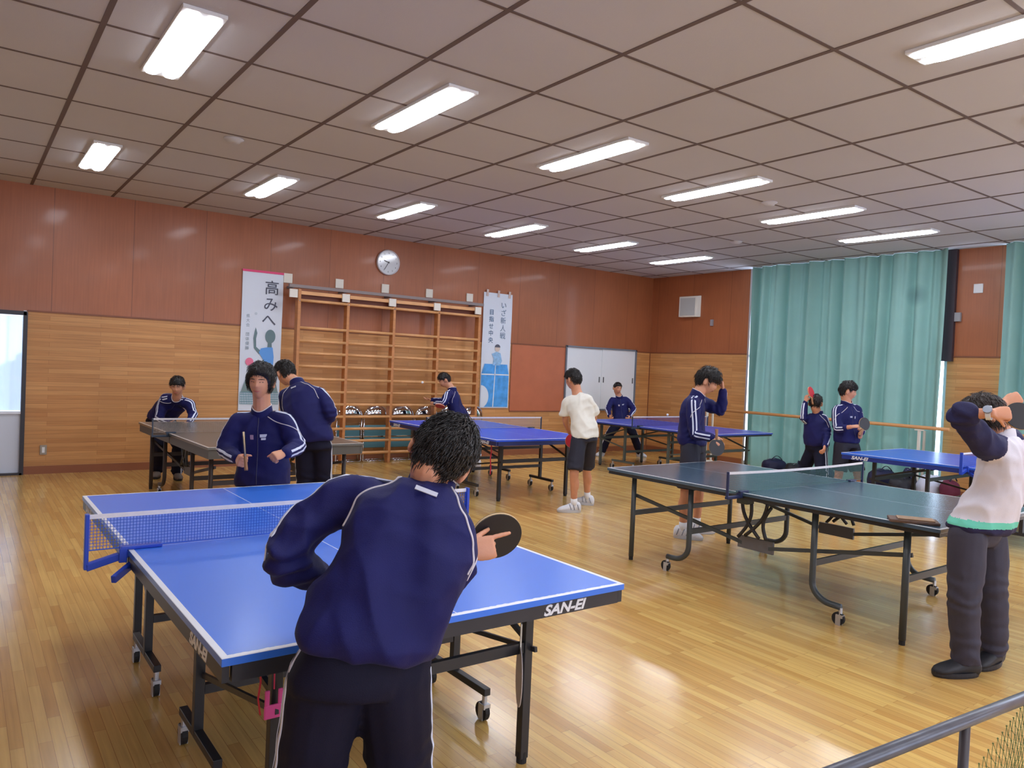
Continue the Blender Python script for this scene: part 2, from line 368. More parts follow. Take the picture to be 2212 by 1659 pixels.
def hand(name, ang, L, w):
    a = PI/2-ang; d = Vector((math.cos(a), 0, math.sin(a))); MB().beam(-d*.02+Vector((0,-.041,0)), d*L+Vector((0,-.041,0)), w, .002, up=(0,1,0)).build(name, M_rub, ck)
hand('hour_hand', (9+35/60)*PI/6, .085, .012); hand('minute_hand', 35*PI/30, .135, .008)

# ------------------------------------------------------------------ speaker, intercom, small boxes, outlet
sp = empty('wall_speaker', (X1, 10.05, 2.94), 0, 'square cream loudspeaker box high on the right wall near the corner', 'speaker')
MB().add([(0,-.24,-.2),(0,.24,-.2),(0,.24,.22),(0,-.24,.22),(-.09,-.2,-.2),(-.16,.18,-.2),(-.16,.18,.2),(-.09,-.2,.2)], [(0,1,2,3),(4,7,6,5),(0,4,5,1),(3,2,6,7),(0,3,7,4),(1,5,6,2)]).build('cabinet', M_cream, sp, bevel=.006)
g = MB(); g.box((-.132, -.01, 0), (.012, .32, .34), Matrix.Rotation(.18, 3, 'Z')); g.build('grille', mat('grey_speaker_cloth', (176,176,172), .8, bump=.3, bscale=300), sp)
def wallbox(nm, y, z, dy, dz, dx, m, label, cat):
    o = MB().box((-dx/2, 0, 0), (dx, dy, dz)).build(nm, m, bevel=.004); o.location = (X1, y, z); return tag(o, label, cat)
wallbox('switch_plate', 4.83, 3.0, .12, .13, .02, M_white, 'small square white plate high on the narrow wooden pier', 'plate')
wallbox('thermostat', 5.08, 2.6, .09, .13, .05, mat('grey_box', (150,146,150), .5), 'small grey box on the pier beside the green curtain', 'wall box')
wallbox('sensor', 9.51, 2.62, .05, .12, .045, mat('grey_box'), 'tiny grey bracket on the wall below right of the speaker', 'wall box')
ol = empty('power_outlet', (.87, Y1, .30), 0, 'small wall outlet low on the panelling right of the bright door', 'outlet')
MB().box((0, -.005, 0), (.075, .01, .12)).build('plate', mat('steel_plate', (150,142,130), .4, metal=.5), ol, bevel=.002); MB().box((0, -.012, 0), (.03, .006, .07)).build('socket', M_white, ol)

# ------------------------------------------------------------------ banners
def banner(name, x0, x1, z0, z1, label):
    r = empty(name, ((x0+x1)/2, Y1-.02, z0), 0, label, 'poster'); w = (x1-x0)/2; h = z1-z0; n = 20
    m = MB(); rs = []
    for i in range(n+1):
        t = i/n; z = h*t; y = .004*math.sin(t*7)
        rs.append([(-w+.004*math.sin(t*9), y, z), (w+.003*math.sin(t*8+1), y+.002, z), (w, y+.004, z), (-w, y+.004, z)])
    m.rings(rs).build('paper', mat('poster_paper', (214,222,234), .7), r)
    return r, w, h
def flat(r, name, pts, m, y=-.007, th=.0008):
    return MB().poly([(p[0], y, p[1]) for p in pts], th, (0, -1, 0)).build(name, m, r)
def ell(cx, cz, a, b, n=28, a0=0, a1=2*PI, rot=0):
    o = []
    for i in range(n):
        t = a0+(a1-a0)*i/(n if abs(a1-a0-2*PI) < 1e-6 else n-1); x, z = a*math.cos(t), b*math.sin(t)
        o.append((cx+x*math.cos(rot)-z*math.sin(rot), cz+x*math.sin(rot)+z*math.cos(rot)))
    return o
ink = mat('ink', (84,88,104), .7); inkg = mat('grey_green_paint', (104,128,134), .7); blu = mat('light_blue_paint', (96,156,226), .7); pnk = mat('pink_paint', (226,120,150), .7)
def bpt(x0, y0, x1, y1, W_, H_):
    # poster pixel -> poster metres
    return lambda px, py: ((px-x0)/(x1-x0)*2*W_-W_, H_*(1-(py-y0)/(y1-y0)))
r, w, h = banner('poster', 3.24, 3.83, .80, 2.81, 'tall white hand-painted poster with blue shirted player silhouette, left of the climbing bars')
MB().box((0, -.002, h+.012), (2*w+.01, .01, .03)).build('pink_tape', mat('pink_tape', (222,70,120), .6), r)
text_obj('lettering', '高', .22, ink, r, frame((.13, -.007, h-.29), (1,0,0), (0,0,1)), bold=.001)
text_obj('lettering', 'み', .22, ink, r, frame((.12, -.007, h-.53), (1,0,0), (0,0,1)), bold=.001)
text_obj('lettering', 'へ', .22, ink, r, frame((.10, -.007, h-.76), (1,0,0), (0,0,1)), bold=.001)
for i, ch in enumerate('県大会 団体優勝'):
    if ch != ' ': text_obj('small_lettering', ch, .055, mat('pale_ink', (150,164,176), .7), r, frame((-.2, -.007, h-.66-.066*i), (1,0,0), (0,0,1)))
flat(r, 'painted_player', [(-.10,h-0.86),(-.085,h-0.80),(-.06,h-0.88),(-.075,h-0.96),(-.07,h-1.08),(.0,h-1.14),(.03,h-1.20),(-.03,h-1.18),(-.1,h-1.10),(-.115,h-0.96)], inkg)
flat(r, 'painted_head', ell(.13, h-0.92, .075, .10), inkg, -.008)
flat(r, 'painted_neck', [(.10,h-1.00),(.15,h-0.99),(.16,h-1.10),(.09,h-1.10)], inkg, -.0075)
flat(r, 'painted_shirt', [(0,h-1.10),(.09,h-1.08),(.17,h-1.08),(.19,h-1.22),(.18,h-1.48),(.04,h-1.44),(.05,h-1.28),(-.03,h-1.16)], blu, -.0085)
flat(r, 'painted_arm', [(.05,h-1.25),(.06,h-1.32),(-.02,h-1.38),(-.10,h-1.35),(-.10,h-1.32),(-.02,h-1.33)], inkg)
flat(r, 'painted_racket', ell(-.16, h-1.30, .058, .058), pnk, -.009)
flat(r, 'painted_ball', ell(-.09, h-.60, .02, .02), mat('faint_ball', (190,202,214), .7), -.008)
g = mat('grey_paint', (120,140,142), .7); flat(r, 'painted_table', [(-.27,.27),(.27,.27),(.20,.56),(-.17,.56)], g, -.0075)
net = MB(); 
for i in range(24): net.box((-.275+.55*i/23, -.008, .18), (.006, .001, .17))
for i in range(6): net.box((0, -.008, .10+.034*i), (.56, .001, .006))
net.build('painted_net', mat('teal_paint', (90,150,160), .7), r)
r, w, h = banner('poster', 7.40, 8.02, .86, 2.90, 'tall white hand-painted poster with blue table drawing, right of the climbing bars')
for i, ch in enumerate('いざ新人戦'): text_obj('lettering', ch, .125, mat('blue_ink', (100,124,150), .7), r, frame((.12, -.007, h-.25-.136*i), (1,0,0), (0,0,1)))
for i, ch in enumerate('目指せ中央'): text_obj('lettering', ch, .105, mat('dark_blue_ink', (84,112,140), .7), r, frame((-.135, -.007, h-.38-.124*i), (1,0,0), (0,0,1)), bold=.001)
flat(r, 'painted_hair', ell(.02, h-.96, .06, .055, a0=0, a1=PI), ink, -.009)
flat(r, 'painted_face', ell(.02, h-.98, .055, .055), mat('skin_paint', (206,190,178), .7), -.008)
flat(r, 'painted_shirt', [(-.10,h-1.08),(.0,h-1.04),(.09,h-1.06),(.13,h-1.2),(.09,h-1.28),(-.07,h-1.28),(-.05,h-1.16)], mat('pale_blue_paint', (140,182,220), .7, var=.2, vscale=20), -.0085)
tb = mat('blue_table_paint', (78,156,226), .8, var=.22, vscale=9)
flat(r, 'painted_table', [(-.30,.60),(-.30,.02),(.29,.02),(.29,.60),(.25,.78),(-.24,.78)], tb, -.0075)
flat(r, 'painted_line', [(-.30,.585),(.29,.585),(.29,.605),(-.30,.605)], M_white, -.0085); flat(r, 'painted_line', [(-.04,.02),(-.022,.02),(.0,.78),(-.012,.78)], M_white, -.0085)
flat(r, 'painted_ball', ell(-.302, .2, .17, .2, a0=-PI/2, a1=PI/2), mat('poster_paper'), -.0088)
for x in (-.24, 0, .24): MB().box((x, -.008, h-.01), (.045, .003, .12), Matrix.Rotation(.05, 3, 'Y')).build('tape', mat('masking_tape', (206,186,178), .6), r)

# ------------------------------------------------------------------ climbing bars with the brackets above, folding chairs behind
YB = Y1-.30
bars = empty('climbing_bars', (0, YB, 0), 0, 'wooden gymnastic wall bars with four bays, fixed to the wall under the clock', 'wall bars')
def xb(px):   # x of a column at the bars' front plane
    v = CF + CR*((px-1106)/FPX); return (EYE + v*((YB-EYE.y)/v.y)).x
UX = [xb(p)+.0 for p in (640, 746, 846, 942, 1030)]
ZT = 2.60
for i, x in enumerate(UX):
    MB().box((x, .05, ZT/2), (.045, .12, ZT)).build('upright', M_barwood, bars, bevel=.004)
RZ = [2.44, 2.04, 1.85, 1.67, 1.48, 1.29, 1.10, .915, .73, .545, .36, .17]
for i in range(4):
    a, b2 = UX[i]+.02, UX[i+1]-.02
    for z in RZ:
        MB().tube([(a, -.0, z), (b2, -.0, z)], .017, 12, flat=1.25).build('rung', M_rung, bars, smooth=True)
    MB().box(((a+b2)/2, .0, 2.55), (b2-a, .03, .05)).build('top_rail', M_rung, bars)
    MB().box(((a+b2)/2, .09, 2.50), (b2-a, .02, .13)).build('back_board', mat('dark_red_board', (120,62,40), .5), bars)
MB().beam((UX[0]-.14, .06, ZT+.045), (UX[-1]+.1, .06, ZT+.045), .05, .045).build('steel_rail', mat('dull_steel_rail', (130,118,116), .5, metal=.3), bars)
for i, x in enumerate(UX):
    xx = x-.035 if i else x-.08
    bk = MB(); bk.box((xx, .29, 2.77), (.13, .02, .14)); bk.build('bracket', M_cream, bars, bevel=.003)
    MB().box((xx-.02, -.022, 2.53), (.12, .03, .12)).build('bracket_pad', M_cream, bars, bevel=.003)
    MB().beam((xx, .07, ZT+.03), (xx, .28, ZT+.03), .04, .03).build('bracket_arm', M_steel, bars)
    MB().ball((x, -.014, 2.43), .011, 8, 6).build('bolt', M_chrome, bars, smooth=True)

def make_chair():
    r = empty('folding_chair')
    bk = MB(); n = 18; W_ = .222
    rs = []
    for k in range(9):
        t = k/8; z = .695+.215*t; ww = W_*math.sqrt(max(.05, 1-(t*.98)**2.4)); 
        ring = []
        for j in range(n):
            a = 2*PI*j/n; ring.append((math.cos(a)*ww, math.sin(a)*(.03+.035*math.sin(PI*min(1, t+.15)))*.8-.03*math.cos(math.cos(a)*1.4), z))
        rs.append(ring)
    bk.rings(rs).build('backrest', M_chrome, r, smooth=True)
    fr = MB()
    for s in (-1, 1):
        fr.tube([(s*.205, 0, .69), (s*.208, .0, .40), (s*.210, -.01, .03), (s*.20, -.012, .013)], .011, 8)
        fr.tube([(s*.195, .05, .62), (s*.19, .06, .3), (s*.185, .05, .03)], .010, 8)
    fr.tube([(-.2, -.012, .013), (.2, -.012, .013)], .011, 8); fr.tube([(-.19, .05, .03), (.19, .05, .03)], .010, 8)
    fr.build('frame', M_chrome, r, smooth=True)
    MB().box((0, .03, .40), (.39, .035, .36)).build('seat', mat('dull_teal_vinyl', (84,136,150), .45), r, bevel=.012)
    MB().box((0, .012, .40), (.40, .012, .02)).build('seat_bar', M_chrome, r)
    return r
chx = [UX[1]+.17+.455*i for i in range(6)]
pc = make_chair()
lab = ['leftmost', 'second from the left', 'third from the left', 'fourth from the left', 'fifth from the left', 'rightmost, behind the serving boy,']
for i, x in enumerate(chx):
    o = pc if i == 0 else copy_tree(pc); o.location = (x, Y1-.12, 0)
    tag(o, 'folded chrome chair with teal seat stored behind the wall bars, %s' % lab[i], 'chair', 'folded chairs behind the wall bars')

# ================================================================== TABLE TENNIS
def top_mat(name, rgb, rough, line=(232,236,244), cl=True, coat=0.):
    m = bpy.data.materials.new(name); m.use_nodes = True; nt = m.node_tree; L = nt.links.new; b = nt.nodes['Principled BSDF']
    tc = nt.nodes.new('ShaderNodeTexCoord'); sp = nt.nodes.new('ShaderNodeSeparateXYZ'); L(tc.outputs['Object'], sp.inputs[0])
    def mth(op, a, v=None, b2=None):
        n = nt.nodes.new('ShaderNodeMath'); n.operation = op
        if isinstance(a, float): n.inputs[0].default_value = a
        else: L(a, n.inputs[0])
        if v is not None: n.inputs[1].default_value = v
        if b2 is not None: L(b2, n.inputs[1])
        return n.outputs[0]
    ax = mth('ABSOLUTE', sp.outputs[0]); ay = mth('ABSOLUTE', sp.outputs[1])
    nz = nt.nodes.new('ShaderNodeTexNoise'); nz.inputs['Scale'].default_value = 45; L(tc.outputs['Object'], nz.inputs['Vector'])
    wob = mth('MULTIPLY', mth('SUBTRACT', nz.outputs['Fac'], .5), .012)
    a = mth('GREATER_THAN', mth('ADD', ax, 0., wob) if 0 else ax, .7425); c = mth('GREATER_THAN', mth('ADD', ay, None, wob), 1.350)
    e = mth('MAXIMUM', a, None, c)
    if cl: e = mth('MAXIMUM', e, None, mth('LESS_THAN', ax, .0018))
    up = mth('GREATER_THAN', sp.outputs[2], .7585); e = mth('MULTIPLY', e, None, up)
    mx = nt.nodes.new('ShaderNodeMix'); mx.data_type = 'RGBA'; L(e, mx.inputs[0]); mx.inputs[6].default_value = s2l(rgb)+(1,); mx.inputs[7].default_value = s2l(line)+(1,)
    L(mx.outputs[2], b.inputs['Base Color']); b.inputs['Roughness'].default_value = rough
    if coat: b.inputs['Coat Weight'].default_value = coat; b.inputs['Coat Roughness'].default_value = .2
    n2 = nt.nodes.new('ShaderNodeTexNoise'); n2.inputs['Scale'].default_value = 700; L(tc.outputs['Object'], n2.inputs['Vector'])
    bp = nt.nodes.new('ShaderNodeBump'); bp.inputs['Strength'].default_value = .15; bp.inputs['Distance'].default_value = .001; L(n2.outputs['Fac'], bp.inputs['Height']); L(bp.outputs[0], b.inputs['Normal'])
    return m
M_logo = mat('logo_white', (222,224,228), .5)
HW, HL = .7625, 1.37
def caster(mb_parent, x, y, z=.15):
    c = MB(); c.cyl((x, y, z), (x, y, z-.05), .012, 10); c.box((x, y, z-.055), (.035, .045, .02))
    for s in (-1, 1): c.box((x+s*.014, y+.008, z-.085), (.004, .034, .07))
    o = c.build('caster', M_alu, mb_parent)
    w = MB(); w.cyl((x-.011, y+.012, .042), (x+.011, y+.012, .042), .042, 18); w.build('wheel', M_rub, o, smooth=False); return o
def net_set(r, tape, netc, post, kind, z0=.76, sag=.0):
    y0 = 0.
    n = MB(); NW = HW+.1525; zt = z0+.1525
    def zz(x): return -sag*(1-(x/NW)**2)
    k = 150
    for i in range(k+1):
        x = -NW+2*NW*i/k; n.beam((x, y0, z0+.006+zz(x)), (x, y0, zt-.012+zz(x)), .0022, .0014, up=(0,1,0))
    for j in range(11):
        z = z0+.01+(.1525-.025)*j/10
        n.tube([(-NW+2*NW*i/16, y0, z+zz(-NW+2*NW*i/16)) for i in range(17)], .0011, 4)
    o = n.build('net', netc, r)
    t = MB(); rs = []
    for i in range(17):
        x = -NW+2*NW*i/16; z = zt-.0075+zz(x); rs.append([(x, y0-.002, z-.009), (x, y0+.002, z-.009), (x, y0+.002, z+.009), (x, y0-.002, z+.009)])
    t.rings(rs).build('net_tape', tape, o)
    MB().tube([(-NW+2*NW*i/16, y0, z0+.008+zz(-NW+2*NW*i/16)) for i in range(17)], .002, 6).build('net_cord', netc, o)
    for s in (-1, 1):
        p = MB()
        if kind == 'wide':
            p.box((s*NW, y0, z0+.045), (.016, .03, .225)); p.beam((s*NW, y0, z0-.06), (s*(HW-.01), y0, z0-.015), .03, .03, up=(0,0,1))
            p.box((s*(HW-.05), y0, z0+.008), (.16, .045, .014)); p.box((s*(HW+.02), y0, z0-.02), (.03, .05, .06)); p.beam((s*(HW-.02), y0-.01, z0-.06), (s*(HW+.07), y0-.12, z0-.09), .02, .03)
        else:
            p.box((s*NW, y0, z0+.06), (.012, .02, .19)); p.box((s*(HW+.06), y0, z0-.03), (.2, .03, .02)); p.box((s*(HW-.02), y0, z0+.007), (.1, .045, .012)); p.box((s*(HW+.012), y0, z0-.01), (.02, .045, .045))
        p.build('net_post', post, o, bevel=.003)
    return o
def logo(r, m):
    o = text_obj('maker_lettering', 'SAN-EI', .052, M_logo, r, m, .0006, shear=.28, align='CENTER', xs=1.25, bold=.0018); return o
def table(label, tx, ty, rot, style, topm, edgem, apron, legm, net, logos=True):
    c, s = math.cos(rot), math.sin(rot)
    r = empty('table_tennis_table', (tx+HW*c-HL*s, ty+HW*s+HL*c, 0), rot, label, 'table tennis table', 'table tennis tables in the hall')
    for sy in (-1, 1):
        th = .024
        MB().box((0, sy*(HL/2+.001), .76-th/2), (2*HW, HL-.002, th)).build('tabletop', [topm], r, bevel=.002)
        a = MB(); ah = .048 if style == 'box' else .026; zc = .736-ah/2; ins = .004 if style == 'box' else .012
        for x in (-1, 1): a.box((x*(HW-ins-.01), sy*(HL/2+.001), zc), (.02, HL-.02, ah))
        a.box((0, sy*(HL-ins-.01), zc), (2*HW-.06, .02, ah)); a.box((0, sy*.02, zc), (2*HW-.06, .02, ah)); a.box((0, sy*HL*.5, zc), (2*HW-.06, .03, ah*.8))
        a.build('apron', apron, r)
        if style in ('box', 'slim'):
            for x in (-1, 1):
                g = MB(); g.box((x*.51, sy*1.09, .37), (.038, .038, .70)); g.build('leg', legm, r, bevel=.003)
                MB().cyl((x*.51, sy*1.09, 0), (x*.51, sy*1.09, .045), .021, 12).build('foot', M_rub, r)
                w = MB(); w.beam((x*.58, sy*.24, .135), (x*.58, sy*.74, .135), .032, .032); w.box((x*.58, sy*.46, .43), (.036, .036, .60)); w.build('wheel_frame', legm, r, bevel=.002)
                caster(r, x*.58, sy*.26, .125); caster(r, x*.58, sy*.72, .125)
                MB().beam((x*.51, sy*1.08, .50), (x*.57, sy*.5, .66), .018, .02).build('brace', legm, r)
                MB().beam((x*.57, sy*.48, .36), (x*.52, sy*1.14, .47), .012, .02).build('link_bar', legm, r)
            MB().beam((-.49, sy*1.09, .47), (.49, sy*1.09, .47), .022, .042).build('cross_bar', legm, r)
            MB().beam((-.56, sy*.46, .30), (.56, sy*.46, .30), .026, .036).build('cross_bar', legm, r)
            MB().beam((-.56, sy*.46, .55), (.56, sy*.46, .55), .026, .036).build('cross_bar', legm, r)
        else:
            for x in (-1, 1):
                MB().tube([(x*.66, sy*1.14, .72), (x*.66, sy*1.14, .03)], .021, 12).build('leg', legm, r, smooth=True)
                MB().cyl((x*.66, sy*1.14, 0), (x*.66, sy*1.14, .035), .018, 12).build('foot', M_rub, r)
                pts = [(x*.66, sy*.53, .72), (x*.66, sy*.53, .32)]
                for k in range(9):
                    a2 = PI/2*k/8; pts.append((x*.66, sy*(.53+.14*(1-math.cos(a2))), .24-.12*math.sin(a2)))
                pts.append((x*.66, sy*.74, .118))
                MB().tube(pts, .021, 12).build('leg', legm, r, smooth=True)
                caster(r, x*.66, sy*.74, .115)
            MB().beam((-.65, sy*1.14, .40), (.65, sy*1.14, .40), .018, .042).build('cross_bar', legm, r)
            MB().beam((-.65, sy*.53, .36), (.65, sy*.53, .36), .018, .042).build('cross_bar', legm, r)
            for x in (-1, 1):
                MB().beam((x*.63, sy*1.16, .55), (x*.55, sy*.10, .35), .018, .026).build('link_bar', legm, r)
    if style == 'tube':
        for x in (-1, 1):
            p = MB(); p.box((x*.55, 0, .36), (.02, .30, .09)); p.build('link_plate', mat('grey_plate', (98,96,98), .45), r)
            for q, (a, b2) in enumerate((((-.12, .70), (.06, .42)), ((.10, .70), (-.06, .42)), ((.02, .68), (.12, .40)), ((-.15, .66), (-.12, .42)))):
                pts = []
                for k in range(9):
                    t = k/8; pts.append((x*.60, a[0]+(b2[0]-a[0])*t+.045*math.sin(PI*t)*(1 if q % 2 else -1), a[1]+(b2[1]-a[1])*t))
                MB().tube(pts, .013, 8).build('spring_arm', M_blk, r, smooth=True)
            MB().box((x*.70, 0, .70), (.09, .09, .05)).build('catch', mat('dark_catch', (52,56,48), .5), r, bevel=.006)
    net_set(r, *net)
    if logos:
        zc = .712
        for m in (frame((.46, -HL-.0005+.004, zc-.017), (1,0,0), (0,0,1)), frame((-HW+.0035, -HL+.26, zc-.017), (0,-1,0), (0,0,1)), frame((-HW+.0035, HL-.22, zc-.017), (0,-1,0), (0,0,1)),
                  frame((-.46, HL+.0005-.004, zc-.017), (-1,0,0), (0,0,1)), frame((HW-.0035, .0+HL-.26, zc-.017), (0,1,0), (0,0,1))): logo(r, m)
    return r
blue_edge = None
M_apr = mat('dark_apron', (44,44,50), .45, var=.1, vscale=10)
M_netblue = mat('net_blue', (36,84,190), .7); M_netgreen = mat('net_green', (66,104,104), .7); M_netwhite = mat('net_grey', (170,164,156), .7)
M_tape = mat('net_tape_white', (220,218,222), .6, var=.05, vscale=30); M_postblue = mat('blue_post', (30,66,180), .4); M_postdark = mat('dark_post', (44,62,84), .4)
T1 = table('blue table in the foreground with blue net, where the boy bends with a black racket', .591, 2.085, .0068, 'box', top_mat('blue_top', (54,118,228), .36, coat=.2), None, M_apr, M_blk, (M_tape, M_netblue, M_postblue, 'wide'))
T2 = table('dark green table with curved wheeled legs and green net, beside the adult stretching', 4.58, 2.03, .014, 'tube', top_mat('green_top', (64,86,106), .24, (214,216,222), coat=.3), None, M_blk, M_grysteel, (M_tape, M_netgreen, mat('navy_post', (32,44,84), .4), 'thin', .76, .012), logos=False)
T3 = table('blue table between the white-shirted boy and the wall bars', 4.931, 7.006, -.017, 'box', top_mat('deep_blue_top', (38,80,206), .38), None, mat('navy_apron', (30,40,92), .45), M_blk, (M_tape, M_netwhite, M_postdark, 'thin'))
T4 = table('purplish blue table farthest back near the corner and the white hatch doors', 8.642, 7.009, .02, 'slim', top_mat('violet_blue_top', (54,74,178), .36), None, mat('dark_apron'), mat('worn_green_steel', (84,90,84), .5), (M_tape, mat('net_blue_dark', (52,64,140), .7), M_postdark, 'thin'), logos=False)
T5 = table('bright blue table at the right, in front of the curtains and bags', 8.514, 2.16, .03, 'box', top_mat('bright_blue_top', (40,98,214), .34, coat=.2), None, mat('blue_apron', (26,46,128), .45), M_blk, (M_tape, M_netblue, M_postblue, 'wide'))
T6 = table('old grey-green table at the left back by the wood panelling', 1.79, 6.98, .03, 'tube', top_mat('grey_top', (92,90,84), .28, (196,192,184), coat=.3), None, mat('old_grey_apron', (84,80,74), .5), mat('brown_steel', (62,52,50), .5), (M_tape, mat('net_old', (150,144,140), .7), M_postdark, 'thin'), logos=False)
for o in children(T6):
    if o.name.startswith('apron'):
        o.scale.z = 3.2; o.location.z = -.736*2.2 + .0

# ------------------------------------------------------------------ barre along the right wall
M_barre = mat('barre_wood', (206,148,92), .4, var=.08)
for nm, ya, yb, posts, lb in (('barre', 4.95, 9.25, (9.22, 5.36), 'wooden ballet barre on white stands in front of the large green curtain'), ('barre', .9, 4.86, (1.3, 4.5), 'wooden ballet barre at the right edge behind the adult')):
    xbr = X1-.38
    r = empty(nm, (xbr, (ya+yb)/2, 0), 0, lb, 'handrail', 'wooden barres along the curtains')
    MB().tube([(0, ya-(ya+yb)/2, .985), (0, yb-(ya+yb)/2, .985)], .026, 14).build('rail', M_barre, r, smooth=True)
    for p in posts:
        y = p-(ya+yb)/2; s = MB(); s.box((0, y, .47), (.035, .035, .94)); s.box((0, y, .945), (.05, .12, .018)); s.box((.02, y, .012), (.34, .05, .024)); s.build('stand', M_cream, r, bevel=.002)
        MB().box((.16, y, .47), (.03, .03, .92)).build('rear_post', M_cream, r, bevel=.002)

# ------------------------------------------------------------------ barrier with net at the lower right
def onp(px, py, z): return on_floor(px, py, z)
A = onp(1690, 1712, .72); B = onp(2330, 1462, .72); Pm = onp(2082, 1556, .72)
A.z = B.z = .72; dirn = (B-A).normalized(); B = A+dirn*1.55
base = Vector((A.x, A.y, 0)); r = empty('court_barrier', base, 0, 'low grey steel pipe barrier with green ball netting at the bottom right corner', 'barrier')
MB().tube([A-base, B-base], .0165, 18).build('top_pipe', M_steel, r, smooth=True)
q = (Pm-A).dot(dirn)
for t in (.06, q, 1.49):
    P = A+dirn*t-base; MB().tube([(P.x, P.y, .72), (P.x, P.y, .02)], .0125, 14).build('post', mat('dark_barrier_post', (66,60,62), .4), r, smooth=True)
    nn = Vector((-dirn.y, dirn.x, 0)); MB().beam((P.x-nn.x*.16, P.y-nn.y*.16, .014), (P.x+nn.x*.16, P.y+nn.y*.16, .014), .03, .028).build('foot_bar', M_steel, r)
nt_ = MB(); rnd = random.Random(4); NX, NZ = 40, 26
P0 = A+dirn*(q+.03)-base; sp_ = .021; back = Vector((-dirn.y, dirn.x, 0))*(-1)
def npt(i, j):
    x = i*sp_; z = .702-j*.024-.14*max(0, 1-i/14.)**1.6; f = .008*math.sin(i*.22+j*.2)+.012*math.sin(j*.3)
    return P0+dirn*(x+(.008 if j % 2 else 0)+.002*math.sin(j*2.1+i))+Vector((0, 0, z+.002*math.sin(i*1.7+j)-P0.z*0-0))-Vector((0,0,P0.z))+back*f
for i in range(NX):
    for j in range(NZ):
        a = npt(i, j)
        if j+1 < NZ:
            b1 = npt(i, j+1); mid = (a+b1)/2+dirn*rnd.uniform(-.002, .002); nt_.tube([a, mid, b1], .0009, 4)
            i2 = i+1 if j % 2 else i-1
            if 0 <= i2 < NX: nt_.tube([a, npt(i2, j+1)], .0008, 4)
        nt_.ball(a, .0026, 5, 4)
nt_.build('netting', mat('green_twine', (104,116,66), .8), r)

# ------------------------------------------------------------------ rackets, balls, bags
def racket(name, c, nrm, hdl, rub, label, rad=.078, back=None, handle=True, hl=.10):
    nrm = Vector(nrm).normalized(); hdl = Vector(hdl); hdl = (hdl-nrm*hdl.dot(nrm)).normalized(); sd = hdl.cross(nrm)
    r = empty(name, c, 0, label, 'racket')
    def disc(z0, z1, k, cut): 
        m = MB(); rs = []
        for z in (z0, z1): rs.append([sd*math.cos(2*PI*j/40)*rad*k*.96+hdl*min(math.sin(2*PI*j/40)*rad*k*1.04, cut)+nrm*z for j in range(40)])
        return m.rings(rs)
    disc(-.0035, .0035, 1., 9).build('blade', mat('racket_wood', (206,176,130), .5), r)
    disc(.0036, .0076, .985, rad*.86).build('rubber', rub, r)
    disc(-.0076, -.0036, .985, rad*.86).build('rubber', back or rub, r)
    h = MB(); rs = []
    for t, w_, d_ in ((.80, .013, .006), (.95, .014, .009), (1.2, .0135, .0105), (1.6, .013, .0105), (2.05, .016, .0115), (2.15, .0155, .011)):
        rs.append([hdl*rad*t+sd*math.cos(2*PI*j/14)*w_+nrm*math.sin(2*PI*j/14)*d_ for j in range(14)])
    h.rings(rs).build('handle', mat('handle_wood', (150,104,66), .5), r, smooth=True)
    return r
RB = mat('black_rubber_sheet', (34,32,36), .42, bump=.1, bscale=900); RR = mat('red_rubber_sheet', (198,44,58), .42, bump=.1, bscale=900)
def ball(p, label):
    o = MB().ball((0,0,0), .02, 20, 12).build('table_tennis_ball', mat('ball_white', (240,238,232), .4), smooth=True); o.location = p; return tag(o, label, 'ball')
ball(at(912.5, 826, 11.5), 'white ball in the air above the serving boy\'s hand')
ball(at(1442, 896, 12.7), 'white ball in play just above the farthest table')
def bag(px, py, d, w, dpt, h, m, label, seed, name='sports_bag', strap=True, x=None):
    p = on_floor(px, py); g = (p-EYE).dot(CF); rnd = random.Random(seed)
    P = Vector((p.x, p.y, 0)); 
    if x is not None: P = EYE+(p-EYE)*((x-EYE.x)/(p.x-EYE.x)); P.z = 0
    r = empty(name, P, rnd.uniform(-.5, .5), label, 'bag')
    mb = MB(); rs = []; n = 22
    for k in range(15):
        t = k/14; x_ = -w/2+w*t; e = (1-abs(2*t-1)**3.2)**.5*.92+.06; row = []
        for j in range(n):
            a = 2*PI*j/n; yy = math.cos(a)*dpt/2*e; zz = h/2+math.sin(a)*h/2*e*(1 if math.sin(a) > 0 else 1)
            if math.sin(a) < 0: zz = max(.004, h/2+math.sin(a)*h/2)
            q = noise.noise(Vector((x_*9, yy*9, zz*9+seed)))*.035; row.append((x_+q*.4, yy+q, max(.004, zz+q*(1 if zz > .03 else 0))))
        rs.append(row)
    b = mb.rings(rs).build('body', m, r, smooth=True)
    if strap:
        pts = [(-w*.25+w*.5*k/12, -dpt*.2, h*.92+.07*math.sin(PI*k/12)) for k in range(13)]
        MB().tube(pts, .012, 6, flat=.4).build('strap', mat('navy_strap', (20,20,44), .7), r)
    MB().beam((-w*.36, .0, h*.985), (w*.36, 0, h*.985), .01, .006).build('zip', mat('zip_grey', (130,130,140), .5), r)
    return r
M_nbag = mat('navy_nylon', (26,26,66), .6, bump=.25, bscale=18); M_bbag = mat('black_nylon', (26,24,34), .55, bump=.25, bscale=18); M_wbag = mat('white_plastic_bag', (206,212,232), .4, bump=.5, bscale=14)
bag(1672, 1016, 0, .42, .3, .26, M_nbag, 'navy bag on the floor by the curtain, leftmost of the bags', 1, x=11.1)
bag(1716, 1014, 0, .42, .3, .24, M_bbag, 'black bag on the floor by the curtain, left of the lunging boy', 2, x=10.95)
bag(1776, 1020, 0, .40, .28, .25, M_nbag, 'navy bag on the floor between the two boys near the curtain', 3, x=11.0)
bag(1905, 1046, 0, .46, .3, .34, M_nbag, 'navy bag seen under the bright blue table, left of the pile', 4, x=11.05)
